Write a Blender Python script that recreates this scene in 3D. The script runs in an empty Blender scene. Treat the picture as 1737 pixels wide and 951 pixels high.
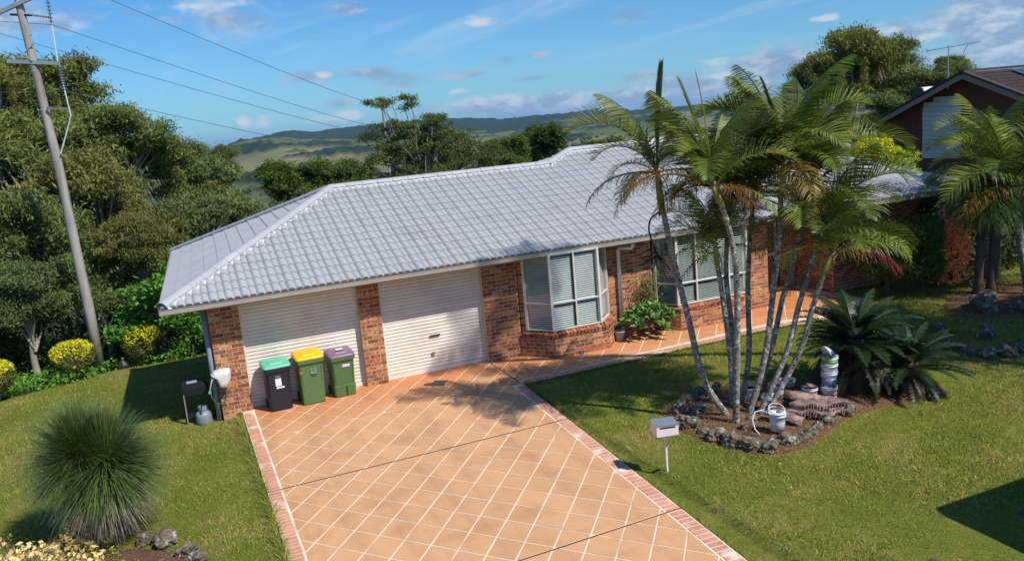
import bpy, bmesh, math, random
import numpy as np
from mathutils import Vector, Matrix, noise as mnoise
random.seed(7); RNG = np.random.default_rng(7)
SC = bpy.context.scene
COL = SC.collection
R_ = math.radians

# ------------------------------------------------------------------ camera
CP = Vector((-0.378, -17.581, 5.462))
yaw, pit, rol, FPX = 0.37917, 0.19036, -0.08763, 1418.985
Fv = Vector((math.sin(yaw)*math.cos(pit), math.cos(yaw)*math.cos(pit), -math.sin(pit)))
R0 = Vector((math.cos(yaw), -math.sin(yaw), 0)); U0 = R0.cross(Fv)
Rv = math.cos(rol)*R0+math.sin(rol)*U0; Uv = -math.sin(rol)*R0+math.cos(rol)*U0
cd = bpy.data.cameras.new('camera'); cam = bpy.data.objects.new('camera', cd); COL.objects.link(cam)
M = Matrix.Identity(4)
for i in range(3):
    M[i][0] = Rv[i]; M[i][1] = Uv[i]; M[i][2] = -Fv[i]; M[i][3] = CP[i]
cam.matrix_world = M
cd.sensor_width = 36; cd.lens = FPX/1737*36; cd.clip_start = .1; cd.clip_end = 90000
SC.camera = cam

# ------------------------------------------------------------------ sky, sun, exposure
SUN = Vector((0.45, -0.76, 1.0)).normalized()
w = bpy.data.worlds.new("World"); SC.world = w; w.use_nodes = True
wn = w.node_tree; wn.nodes.clear()
def N(t, tree=wn, **k):
    n = tree.nodes.new(t)
    for a, b in k.items(): setattr(n, a, b)
    return n
def L(a, b, tree=wn): tree.links.new(a, b)
def M_(op, a, b=None, c=None, tree=wn, clamp=False):
    n = tree.nodes.new('ShaderNodeMath'); n.operation = op; n.use_clamp = clamp
    for i, v in enumerate((a, b, c)):
        if v is None: continue
        if isinstance(v, (int, float)): n.inputs[i].default_value = v
        else: tree.links.new(v, n.inputs[i])
    return n.outputs[0]
def MIX(fac, a, b, tree=wn, blend='MIX'):
    n = tree.nodes.new('ShaderNodeMix'); n.data_type = 'RGBA'; n.blend_type = blend
    for s, v in ((n.inputs[0], fac), (n.inputs[6], a), (n.inputs[7], b)):
        if isinstance(v, (int, float)): s.default_value = v
        elif isinstance(v, tuple): s.default_value = (*v[:3], 1)
        else: tree.links.new(v, s)
    return n.outputs[2]
sky = N('ShaderNodeTexSky'); sky.sky_type = 'NISHITA'; sky.sun_disc = False
sky.sun_elevation = math.asin(SUN.z); sky.sun_rotation = math.atan2(SUN.x, SUN.y)
sky.air_density = 1.0; sky.dust_density = .3; sky.ozone_density = 2.0; sky.altitude = 60
tc = N('ShaderNodeTexCoord'); sp = N('ShaderNodeSeparateXYZ'); L(tc.outputs['Generated'], sp.inputs[0])
az = M_('ARCTAN2', sp.outputs[0], sp.outputs[1]); el = M_('ARCSINE', sp.outputs[2])
zz = M_('MAXIMUM', M_('ADD', sp.outputs[2], .06), .02)
cv = N('ShaderNodeCombineXYZ'); L(M_('DIVIDE', sp.outputs[0], zz), cv.inputs[0]); L(M_('DIVIDE', sp.outputs[1], zz), cv.inputs[1])
def wnoise(vec, scale, detail=6, rough=.55, dist=0.):
    n = N('ShaderNodeTexNoise'); n.inputs['Scale'].default_value = scale; n.inputs['Detail'].default_value = detail
    n.inputs['Roughness'].default_value = rough; n.inputs['Distortion'].default_value = dist; L(vec, n.inputs['Vector']); return n.outputs['Fac']
n_big = wnoise(cv.outputs[0], .55, 8, .62, .6)
stretch = N('ShaderNodeMapping'); stretch.inputs['Scale'].default_value = (1.0, .28, 1); stretch.inputs['Rotation'].default_value = (0, 0, .5); L(cv.outputs[0], stretch.inputs[0])
n_wisp = wnoise(stretch.outputs[0], 1.3, 9, .66, .9)
aev = N('ShaderNodeCombineXYZ'); L(az, aev.inputs[0]); L(M_('MULTIPLY', el, 2.4), aev.inputs[1])
n_edge = wnoise(aev.outputs[0], 26, 8, .62); n_edge2 = wnoise(aev.outputs[0], 9, 6, .6)
def ramp(x, a, b):
    n = N('ShaderNodeMapRange'); n.interpolation_type = 'SMOOTHSTEP'; L(x, n.inputs[0]); n.inputs[1].default_value = a; n.inputs[2].default_value = b; return n.outputs[0]
def puff(items):
    tot = None
    for (a, e, sa, se) in items:
        sa *= 1.35; se *= 1.45
        q = M_('ADD', M_('POWER', M_('DIVIDE', M_('SUBTRACT', az, a), sa), 2), M_('POWER', M_('DIVIDE', M_('SUBTRACT', el, e), se), 2))
        g = M_('EXPONENT', M_('MULTIPLY', q, -1)); tot = g if tot is None else M_('ADD', tot, g)
    return tot
PW = [(0.1114, 0.0216, 0.0106, 0.0085), (0.0903, 0.0214, 0.0063, 0.0056), (0.1765, 0.0194, 0.0176, 0.0049), (0.2133, 0.0197, 0.0141, 0.0056), (0.369, 0.1106, 0.0183, 0.0049), (0.1858, 0.0668, 0.0113, 0.0042), (0.3379, 0.0361, 0.012, 0.0035), (0.6294, 0.0423, 0.0183, 0.0049), (0.8456, 0.0463, 0.0155, 0.0042), (0.645, 0.0265, 0.0282, 0.0049), (0.0672, 0.1482, 0.0388, 0.0063), (0.7485, 0.0771, 0.0141, 0.0035)]
PG = [(0.0891, 0.1309, 0.0423, 0.0127), (0.1693, 0.066, 0.0296, 0.0078), (0.2389, 0.066, 0.0226, 0.0056), (0.2746, 0.0527, 0.0317, 0.0078), (0.2208, 0.1361, 0.0226, 0.0085), (0.3958, 0.0679, 0.0141, 0.0049), (0.4323, 0.07, 0.0113, 0.0042), (0.3534, 0.0542, 0.0183, 0.0042), (0.1983, 0.0342, 0.0176, 0.0056), (0.4247, 0.0434, 0.0282, 0.0035), (0.6928, 0.0347, 0.0423, 0.0155), (0.55, 0.0341, 0.0282, 0.0063), (0.5406, 0.1033, 0.0247, 0.0085)]
PB = [(0.3638, 0.0184, 0.0775, 0.0085), (0.4597, 0.0074, 0.0705, 0.0106), (0.5888, 0.0108, 0.0775, 0.0127), (0.6865, 0.0327, 0.0423, 0.0169), (0.8943, 0.0155, 0.0775, 0.0317), (0.8725, 0.0617, 0.0634, 0.0127), (0.7951, 0.0473, 0.0282, 0.0099), (0.9412, -0.021, 0.0634, 0.0211), (-0.0957, 0.1403, 0.0987, 0.0141)]
white = ramp(M_('ADD', puff(PW), M_('MULTIPLY', M_('SUBTRACT', n_edge, .5), 2.2)), .40, 1.15)
grey = ramp(M_('ADD', puff(PG), M_('MULTIPLY', M_('SUBTRACT', n_edge, .5), 2.0)), .38, 1.15)
bank = M_('MULTIPLY', ramp(M_('ADD', puff(PB), M_('MULTIPLY', M_('SUBTRACT', n_edge2, .5), 3.2)), .42, 1.15), .85)
wisp = M_('MULTIPLY', ramp(n_wisp, .46, .76), M_('MULTIPLY', ramp(el, .02, .12), .5))
skyc = MIX(1.0, sky.outputs[0], (.60, 1.24, 1.86), blend='MULTIPLY')
c1 = MIX(wisp, skyc, (8.6, 10.6, 12.4))
c1 = MIX(M_('MULTIPLY', ramp(el, .16, -.01), .35), c1, (4.4, 8.6, 12.2))
c2 = MIX(bank, c1, MIX(ramp(n_edge, .42, .66), (4.1, 5.8, 8.8), (9.2, 10.6, 12.4)))
c3 = MIX(M_('MULTIPLY', grey, .8), c2, MIX(ramp(n_edge, .42, .62), (3.6, 5.2, 8.2), (6.6, 7.9, 9.9)))
c4 = MIX(M_('MULTIPLY', white, .8), c3, (9.8, 10.8, 12.0))
bg = N('ShaderNodeBackground'); bg.inputs[1].default_value = .066; L(c4, bg.inputs[0])
wo = N('ShaderNodeOutputWorld'); L(bg.outputs[0], wo.inputs[0])
sl = bpy.data.lights.new('sun', 'SUN'); sl.energy = 5.0; sl.angle = R_(.53); sl.color = (1, .955, .88)
so = bpy.data.objects.new('sun', sl); so.rotation_mode = 'QUATERNION'; so.rotation_quaternion = (-SUN).to_track_quat('-Z', 'Y'); so.location = (0, 0, 60); COL.objects.link(so)
SC.view_settings.view_transform = 'Standard'; SC.view_settings.look = 'None'; SC.view_settings.exposure = 0; SC.view_settings.gamma = 1
SC.cycles.max_bounces = 7; SC.cycles.transparent_max_bounces = 12; SC.cycles.volume_bounces = 0

# ------------------------------------------------------------------ materials
MATS = {}
def S(v): return tuple((c/255/12.92 if c/255 <= .04045 else ((c/255+.055)/1.055)**2.4) for c in v)
def mat(name, cols, scale=3., rough=.7, bump=0., bscale=None, rnd=0., obj=False, spec=.4, metal=0., detail=5, band=(.3, .7), speck=None, transl=0., stretch=None):
    if name in MATS: return MATS[name]
    m = bpy.data.materials.new(name); m.use_nodes = True; t = m.node_tree; t.nodes.clear(); MATS[name] = m
    o = N('ShaderNodeOutputMaterial', t); p = N('ShaderNodeBsdfPrincipled', t)
    p.inputs['Roughness'].default_value = rough; p.inputs['Specular IOR Level'].default_value = spec; p.inputs['Metallic'].default_value = metal
    g = N('ShaderNodeNewGeometry', t); vec = g.outputs['Position']
    if stretch:
        mp = N('ShaderNodeMapping', t); mp.inputs['Scale'].default_value = stretch; L(vec, mp.inputs[0], t); vec = mp.outputs[0]
    nz = N('ShaderNodeTexNoise', t); nz.inputs['Scale'].default_value = scale; nz.inputs['Detail'].default_value = detail; nz.inputs['Roughness'].default_value = .6; L(vec, nz.inputs['Vector'], t)
    r = N('ShaderNodeValToRGB', t); cr = r.color_ramp; n = len(cols)
    while len(cr.elements) < n: cr.elements.new(.5)
    for i, c in enumerate(cols):
        cr.elements[i].position = band[0]+(band[1]-band[0])*i/max(1, n-1); cr.elements[i].color = (*c, 1)
    L(nz.outputs['Fac'], r.inputs[0], t); c = r.outputs[0]
    if rnd or obj:
        at = N('ShaderNodeAttribute', t); at.attribute_name = 'rnd'; oi = N('ShaderNodeObjectInfo', t)
        if obj: c = MIX(1., c, oi.outputs['Color'], t, 'MULTIPLY')
        v = M_('FRACT', M_('ADD', at.outputs['Fac'], oi.outputs['Random'], tree=t), tree=t)
        k = M_('ADD', M_('MULTIPLY', v, 2*rnd, tree=t), 1-rnd, tree=t)
        cc = N('ShaderNodeCombineColor', t); [L(k, cc.inputs[i], t) for i in range(3)]
        c = MIX(1., c, cc.outputs[0], t, 'MULTIPLY')
    if speck:
        sn = N('ShaderNodeTexNoise', t); sn.inputs['Scale'].default_value = speck[0]; sn.inputs['Detail'].default_value = 3; L(g.outputs['Position'], sn.inputs['Vector'], t)
        mr = N('ShaderNodeMapRange', t); mr.inputs[1].default_value = speck[2]; mr.inputs[2].default_value = speck[3]; L(sn.outputs['Fac'], mr.inputs[0], t)
        c = MIX(mr.outputs[0], c, speck[1], t)
    L(c, p.inputs['Base Color'], t)
    if bump:
        bn = N('ShaderNodeTexNoise', t); bn.inputs['Scale'].default_value = bscale or scale*4; bn.inputs['Detail'].default_value = 5; L(g.outputs['Position'], bn.inputs['Vector'], t)
        b = N('ShaderNodeBump', t); b.inputs['Strength'].default_value = bump; b.inputs['Distance'].default_value = .02; L(bn.outputs['Fac'], b.inputs['Height'], t); L(b.outputs[0], p.inputs['Normal'], t)
    out = p.outputs[0]
    if transl:
        tr = N('ShaderNodeBsdfTranslucent', t); L(MIX(1., c, (1.0, 1.15, .5), t, 'MULTIPLY'), tr.inputs[0], t); ms = N('ShaderNodeMixShader', t); ms.inputs[0].default_value = transl
        L(p.outputs[0], ms.inputs[1], t); L(tr.outputs[0], ms.inputs[2], t); out = ms.outputs[0]
    L(out, o.inputs[0], t); return m
def brick_mat():
    m = mat('brick_face', [(1, 1, 1), (.86, .84, .82)], 14, .85, .5, 60)
    t = m.node_tree; p = [n for n in t.nodes if n.type == 'BSDF_PRINCIPLED'][0]
    at = N('ShaderNodeAttribute', t); at.attribute_name = 'rnd'; oi = N('ShaderNodeObjectInfo', t)
    v = M_('FRACT', M_('ADD', at.outputs['Fac'], oi.outputs['Random'], tree=t), tree=t)
    r = N('ShaderNodeValToRGB', t); cr = r.color_ramp; cr.interpolation = 'CONSTANT'
    cs = [(170, 106, 72), (150, 90, 62), (190, 126, 84), (126, 78, 60), (200, 142, 94), (178, 102, 68), (194, 138, 92), (158, 98, 70), (120, 74, 58), (184, 112, 76), (202, 154, 106), (164, 108, 80), (134, 92, 86), (176, 110, 72)]
    while len(cr.elements) < len(cs): cr.elements.new(.5)
    for i, c in enumerate(cs): cr.elements[i].position = i/len(cs); cr.elements[i].color = (*S(c), 1)
    L(v, r.inputs[0], t)
    g = N('ShaderNodeNewGeometry', t); n1 = N('ShaderNodeTexNoise', t); n1.inputs['Scale'].default_value = 17; n1.inputs['Detail'].default_value = 5; n1.inputs['Roughness'].default_value = .7; L(g.outputs['Position'], n1.inputs['Vector'], t)
    mr = N('ShaderNodeMapRange', t); mr.inputs[1].default_value = .49; mr.inputs[2].default_value = .60; L(n1.outputs['Fac'], mr.inputs[0], t)
    c = MIX(M_('MULTIPLY', mr.outputs[0], .8, tree=t), MIX(.12, r.outputs[0], S((206, 130, 80)), t), S((52, 28, 28)), t)
    L(c, p.inputs['Base Color'], t); return m
BRICK = brick_mat()
MORTAR = mat('mortar', [S((192, 172, 150)), S((210, 192, 170))], 20, .9, .3)
ROOF = mat('painted_concrete_tile', [S((156, 158, 161)), S((167, 169, 171)), S((162, 164, 166))], 1.2, .6, .05, 60, rnd=.03, spec=.2)
CAPM = mat('ridge_cap_paint', [S((162, 164, 167)), S((173, 175, 177))], 2.2, .6, .1, 50, rnd=.03)
POINT = mat('bedding_mortar', [S((184, 185, 190)), S((200, 200, 204))], 6, .8, .2)
GUT = mat('gutter_paint', [S((150, 142, 134)), S((162, 154, 145))], 3, .45, spec=.5)
FASC = mat('fascia_paint', [S((142, 104, 84)), S((120, 86, 70))], 4, .6)
SOFF = mat('soffit_paint', [S((150, 138, 124)), S((165, 152, 138))], 4, .7)
DOORM = mat('cream_steel', [S((206, 194, 180)), S((224, 214, 202)), S((230, 221, 210))], 1.3, .42, spec=.5, detail=8, rnd=.03)
FRAME = mat('window_frame_paint', [S((205, 198, 188)), S((216, 210, 202))], 3, .4, spec=.5)
BLIND = mat('blind_slat_paint', [S((206, 210, 208)), S((218, 221, 219))], 3, .5)
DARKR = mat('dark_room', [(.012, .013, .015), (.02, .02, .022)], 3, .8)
STEN = mat('stencil_joint', [S((196, 166, 138)), S((232, 212, 188)), S((238, 220, 198))], 2.2, .85)
GREYPIPE = mat('pipe_grey', [S((120, 130, 142)), S((138, 146, 156))], 3, .45)
WHITEP = mat('white_plastic', [S((215, 213, 210)), S((226, 224, 220))], 5, .4, spec=.5)
BLACKP = mat('black_plastic', [(.012, .013, .016), (.02, .02, .024)], 8, .4, spec=.5)
def concrete_mat():
    m = mat('orange_concrete', [S((196, 144, 100)), S((212, 162, 118)), S((203, 154, 110))], 1.3, .75, .06, 120, rnd=.05)
    t = m.node_tree; p = [n for n in t.nodes if n.type == 'BSDF_PRINCIPLED'][0]
    src = p.inputs['Base Color'].links[0].from_socket
    g = N('ShaderNodeNewGeometry', t); s = N('ShaderNodeSeparateXYZ', t); L(g.outputs['Position'], s.inputs[0], t)
    n1 = N('ShaderNodeTexNoise', t); n1.inputs['Scale'].default_value = 1.4; n1.inputs['Detail'].default_value = 6; L(g.outputs['Position'], n1.inputs['Vector'], t)
    a = M_('ADD', s.outputs[1], M_('MULTIPLY', n1.outputs['Fac'], 2.6, tree=t), tree=t)
    mr = N('ShaderNodeMapRange', t); mr.inputs[1].default_value = -.9; mr.inputs[2].default_value = 1.1; L(a, mr.inputs[0], t)
    c = MIX(M_('MULTIPLY', mr.outputs[0], .85, tree=t), src, S((200, 126, 76)), t)
    n2 = N('ShaderNodeTexNoise', t); n2.inputs['Scale'].default_value = 3.; n2.inputs['Detail'].default_value = 9; n2.inputs['Roughness'].default_value = .75; L(g.outputs['Position'], n2.inputs['Vector'], t)
    m2 = N('ShaderNodeMapRange', t); m2.inputs[1].default_value = .62; m2.inputs[2].default_value = .78; L(n2.outputs['Fac'], m2.inputs[0], t)
    c = MIX(M_('MULTIPLY', m2.outputs[0], .5, tree=t), c, S((232, 196, 160)), t)
    mp = N('ShaderNodeMapping', t); mp.inputs['Scale'].default_value = (1.5, .16, 1); L(g.outputs['Position'], mp.inputs[0], t)
    n4 = N('ShaderNodeTexNoise', t); n4.inputs['Scale'].default_value = 1.3; n4.inputs['Detail'].default_value = 7; n4.inputs['Roughness'].default_value = .65; L(mp.outputs[0], n4.inputs['Vector'], t)
    m4 = N('ShaderNodeMapRange', t); m4.inputs[1].default_value = .50; m4.inputs[2].default_value = .72; L(n4.outputs['Fac'], m4.inputs[0], t)
    c = MIX(M_('MULTIPLY', m4.outputs[0], .42, tree=t), c, S((158, 112, 80)), t)
    m3 = N('ShaderNodeMapRange', t); m3.inputs[1].default_value = .36; m3.inputs[2].default_value = .24; L(n2.outputs['Fac'], m3.inputs[0], t)
    c = MIX(M_('MULTIPLY', m3.outputs[0], .5, tree=t), c, S((140, 84, 52)), t)
    L(c, p.inputs['Base Color'], t); return m
CONC = concrete_mat()
BORDER = mat('border_brick_stencil', [S((192, 134, 108)), S((208, 152, 126)), S((180, 122, 98))], 2.5, .8, .08, 90, rnd=.1, speck=(2.3, S((226, 205, 186)), .56, .68))
LEAF = mat('leaf', [(1.45, 1.45, 1.25), (1.95, 1.85, 1.5)], 1.2, .6, rnd=.38, obj=True, spec=.12, transl=.25)
PALMLEAF = mat('palm_leaflet', [(.9, .9, .85), (1.08, 1.08, 1.)], 2., .42, rnd=.25, obj=True, spec=.28, transl=.25)
NEEDLE = mat('needle', [(1.15, 1.15, 1.1), (1.7, 1.7, 1.5)], 2.5, .5, rnd=.6, obj=True, spec=.4, transl=.1)
GUMBARK = mat('gum_bark', [S((120, 108, 94)), S((168, 158, 144)), S((98, 84, 70))], 2.5, .85, .3, 20, stretch=(1, 1, .3))
DARKBARK = mat('dark_bark', [S((70, 60, 50)), S((98, 84, 70))], 3, .9, .4, 25)
GLASS = None
def glass_mat():
    m = bpy.data.materials.new('window_glass'); m.use_nodes = True; t = m.node_tree; t.nodes.clear()
    o = N('ShaderNodeOutputMaterial', t); tr = N('ShaderNodeBsdfTransparent', t); tr.inputs[0].default_value = (.88, .93, .92, 1)
    gl = N('ShaderNodeBsdfGlossy', t); gl.inputs['Roughness'].default_value = .03; f = N('ShaderNodeFresnel', t); gg_ = N('ShaderNodeNewGeometry', t); L(M_('SUBTRACT', 1.5, M_('MULTIPLY', gg_.outputs['Backfacing'], .8333, tree=t), tree=t), f.inputs[0], t)
    ms = N('ShaderNodeMixShader', t); L(M_('ADD', M_('MULTIPLY', f.outputs[0], 1.3, tree=t), .06, tree=t), ms.inputs[0], t); L(tr.outputs[0], ms.inputs[1], t); L(gl.outputs[0], ms.inputs[2], t); L(ms.outputs[0], o.inputs[0], t); return m
GLASS = glass_mat()

# ------------------------------------------------------------------ object helpers
def tag(o, label=None, cat=None, group=None, kind=None):
    if label: o['label'] = label
    if cat: o['category'] = cat
    if group: o['group'] = group
    if kind: o['kind'] = kind
    return o
def thing(name, label, cat, loc=(0, 0, 0), group=None):
    o = bpy.data.objects.new(name, None); o.empty_display_size = .2; COL.objects.link(o); o.location = loc
    o['label'] = label; o['category'] = cat
    if group: o['group'] = group
    return o
def link(name, me, parent=None, mtx=None, color=None):
    o = bpy.data.objects.new(name, me); COL.objects.link(o)
    if parent is not None:      # mtx and mesh coordinates are world coordinates
        o.parent = parent; o.matrix_basis = wmat(parent).inverted() @ (mtx if mtx is not None else Matrix.Identity(4))
    elif mtx is not None: o.matrix_basis = mtx
    if color: o.color = (*color, 1)
    return o
def wmat(o): return (wmat(o.parent) @ o.matrix_basis) if o.parent else o.matrix_basis.copy()
class MB:
    """collects world-space geometry"""
    def __init__(s): s.v = []; s.f = []; s.r = []
    def add(s, vs, fs, r=0.):
        n = len(s.v); s.v.extend([tuple(q) for q in vs]); s.f.extend([tuple(i+n for i in f) for f in fs]); s.r.extend([r]*len(fs)); return s
    def box(s, c, size, rz=0., r=0., mtx=None):
        hx, hy, hz = size[0]/2, size[1]/2, size[2]/2
        vs = [Vector((x, y, z)) for z in (-hz, hz) for y in (-hy, hy) for x in (-hx, hx)]
        m = mtx if mtx is not None else Matrix.Translation(c) @ Matrix.Rotation(rz, 4, 'Z')
        return s.add([m @ v for v in vs], [(0, 2, 3, 1), (4, 5, 7, 6), (0, 1, 5, 4), (2, 6, 7, 3), (0, 4, 6, 2), (1, 3, 7, 5)], r)
    def bar(s, a, b, wd, th=None, r=0.):
        a, b = Vector(a), Vector(b); d = b-a; q = d.to_track_quat('X', 'Z').to_matrix().to_4x4()
        return s.box(None, (d.length, wd, th or wd), r=r, mtx=Matrix.Translation((a+b)/2) @ q)
    def tube(s, pts, rad, n=7, cap=True, r=0.):
        pts = [Vector(p) for p in pts]; m = len(pts)
        if not isinstance(rad, (list, tuple)): rad = [rad]*m
        vs = []; up = Vector((.13, .21, 1)).normalized()
        for i, p in enumerate(pts):
            d = (pts[min(i+1, m-1)]-pts[max(i-1, 0)]).normalized()
            a = d.cross(up)
            if a.length < 1e-3: a = d.cross(Vector((1, 0, 0)))
            a.normalize(); b = d.cross(a)
            for k in range(n):
                t = 2*math.pi*k/n; vs.append(p+(a*math.cos(t)+b*math.sin(t))*rad[i])
        fs = [(i*n+k, i*n+(k+1) % n, (i+1)*n+(k+1) % n, (i+1)*n+k) for i in range(m-1) for k in range(n)]
        if cap: fs += [tuple(range(n-1, -1, -1)), tuple((m-1)*n+k for k in range(n))]
        return s.add(vs, fs, r)
    def loft(s, rings, close=True, r=0.):
        """rings: lists of points, same count"""
        n = len(rings[0]); vs = [p for R in rings for p in R]; m = len(rings)
        fs = [(i*n+k, i*n+(k+1) % n, (i+1)*n+(k+1) % n, (i+1)*n+k) for i in range(m-1) for k in range(n)]
        if close: fs += [tuple(range(n-1, -1, -1)), tuple((m-1)*n+k for k in range(n))]
        return s.add(vs, fs, r)
    def lathe(s, prof, c=(0, 0, 0), n=20, mtx=None, r=0.):
        m = mtx if mtx is not None else Matrix.Translation(c)
        rings = [[m @ Vector((a*math.cos(2*math.pi*k/n), a*math.sin(2*math.pi*k/n), z)) for k in range(n)] for a, z in prof]
        return s.loft(rings, r=r)
    def mesh(s, name, mats, smooth=False):
        me = bpy.data.meshes.new(name); me.from_pydata(s.v, [], s.f)
        me.materials.append(mats)
        a = me.attributes.new('rnd', 'FLOAT', 'FACE'); a.data.foreach_set('value', s.r)
        if smooth: me.polygons.foreach_set('use_smooth', [True]*len(s.f))
        me.update(); return me
    def build(s, name, mats, parent=None, smooth=False, color=None):
        return link(name, s.mesh(name, mats, smooth), parent, None, color)
def rrect(hw, hd, rad, z, cx=0, cy=0, n=4):
    out = []
    for (sx, sy, a0) in ((1, 1, 0), (-1, 1, 90), (-1, -1, 180), (1, -1, 270)):
        for i in range(n+1):
            a = R_(a0+90*i/n); out.append(Vector((cx+sx*(hw-rad)+rad*math.cos(a), cy+sy*(hd-rad)+rad*math.sin(a), z)))
    return out
def quads(name, V, rnd, material, tri=False):
    """V (n,4|3,3)"""
    n, k = V.shape[0], V.shape[1]; me = bpy.data.meshes.new(name)
    me.vertices.add(n*k); me.vertices.foreach_set('co', V.reshape(-1).astype(np.float32))
    me.loops.add(n*k); me.loops.foreach_set('vertex_index', np.arange(n*k, dtype=np.int32))
    me.polygons.add(n); me.polygons.foreach_set('loop_start', np.arange(0, n*k, k, dtype=np.int32)); me.polygons.foreach_set('loop_total', np.full(n, k, np.int32))
    a = me.attributes.new('rnd', 'FLOAT', 'FACE'); a.data.foreach_set('value', rnd.astype(np.float32))
    me.materials.append(material); me.update(); me.validate(); return me
def unit(a): return a/(np.linalg.norm(a, axis=1, keepdims=True)+1e-9)
def leafquads(C, ln, wd, droop=.5, up=0., rng=RNG):
    n = len(C); d = unit(rng.normal(size=(n, 3))+np.array([0, 0, -droop])); t = unit(rng.normal(size=(n, 3))+np.array([0, 0, up]))
    s = unit(np.cross(d, t)); l = ln*rng.uniform(.6, 1.3, (n, 1)); w_ = wd*rng.uniform(.7, 1.2, (n, 1))
    return np.stack([C-d*l*.5, C+s*w_*.5, C+d*l*.5, C-s*w_*.5], 1)

# ------------------------------------------------------------------ terrain
def sstep(a, b, x):
    t = np.clip((x-a)/(b-a), 0, 1); return t*t*(3-2*t)
def T(x, y):
    x = np.asarray(x, float); y = np.asarray(y, float)
    ys = y-14*sstep(13, 26, x)*1.0
    d = .125*np.clip(ys-1, 0, 11.5)+.30*np.clip(ys-12.5, 0, 50)+.22*np.clip(ys-62.5, 0, 400)
    z = -d-.025*np.clip(-x, 0, 30)-.12*sstep(.6, .2, x)*sstep(-9, -1, y)
    z = z-.018*sstep(5.6, 6.1, x)+.4*sstep(22, 30, x)*sstep(-4, 6, y)
    inside = (x > .35)*(x < 5.9)*(y > -14)*(y < 8)
    z = np.where(inside, np.minimum(z, -.10), z)
    return np.maximum(z, -69.0)
def Tz(x, y): return float(T(x, y))
xs = np.unique(np.concatenate([np.linspace(-400, -30, 20), np.linspace(-30, -10, 21), np.arange(-10, 22, .2), np.array([.35, .4, 5.88, 5.95]), np.linspace(22, 60, 39), np.linspace(60, 500, 24)]))
ys = np.unique(np.concatenate([np.linspace(-200, -24, 12), np.arange(-24, 16, .25), np.linspace(16, 70, 55), np.linspace(70, 500, 40)]))
X, Y = np.meshgrid(xs, ys); Z = T(X, Y)
near = (X > -12)*(X < 24)*(Y > -16)*(Y < 14)
for j in range(X.shape[0]):
    for i in range(X.shape[1]):
        if Y[j, i] > -30 and Y[j, i] < 60 and -40 < X[j, i] < 60 and not (.3 < X[j, i] < 6 and -14 < Y[j, i] < 8) and not (5 < X[j, i] < 16 and -2.2 < Y[j, i] < 8):
            Z[j, i] += .03*mnoise.noise(Vector((X[j, i]*.6, Y[j, i]*.6, 3)))*(1 if Y[j, i] < 12 else 5)
def gridmesh(name, X, Y, Z, m, smooth=True):
    h, wd = X.shape; me = bpy.data.meshes.new(name); n = h*wd
    idx = np.arange(n).reshape(h, wd); f = np.stack([idx[:-1, :-1], idx[:-1, 1:], idx[1:, 1:], idx[1:, :-1]], -1).reshape(-1, 4)
    me.vertices.add(n); me.vertices.foreach_set('co', np.stack([X, Y, Z], -1).reshape(-1).astype(np.float32))
    me.loops.add(f.size); me.loops.foreach_set('vertex_index', f.reshape(-1).astype(np.int32))
    me.polygons.add(len(f)); me.polygons.foreach_set('loop_start', np.arange(0, f.size, 4, dtype=np.int32)); me.polygons.foreach_set('loop_total', np.full(len(f), 4, np.int32))
    me.polygons.foreach_set('use_smooth', np.full(len(f), smooth)); me.materials.append(m); me.update(); me.validate(); return me
def grass_color(t, vec):
    n1 = N('ShaderNodeTexNoise', t); n1.inputs['Scale'].default_value = .6; n1.inputs['Detail'].default_value = 10; n1.inputs['Roughness'].default_value = .76; L(vec, n1.inputs['Vector'], t)
    r = N('ShaderNodeValToRGB', t); cr = r.color_ramp
    for i, (p_, c_) in enumerate([(.33, S((114, 126, 52))), (.46, S((126, 136, 58))), (.56, S((138, 138, 66))), (.66, S((160, 148, 88)))]):
        if i > 1: cr.elements.new(.5)
        cr.elements[i].position = p_; cr.elements[i].color = (*c_, 1)
    n3 = N('ShaderNodeTexNoise', t); n3.inputs['Scale'].default_value = 7; n3.inputs['Detail'].default_value = 5; L(vec, n3.inputs['Vector'], t)
    L(M_('ADD', n1.outputs['Fac'], M_('MULTIPLY', M_('SUBTRACT', n3.outputs['Fac'], .5, tree=t), .35, tree=t), tree=t), r.inputs[0], t)
    return r.outputs[0]
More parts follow.
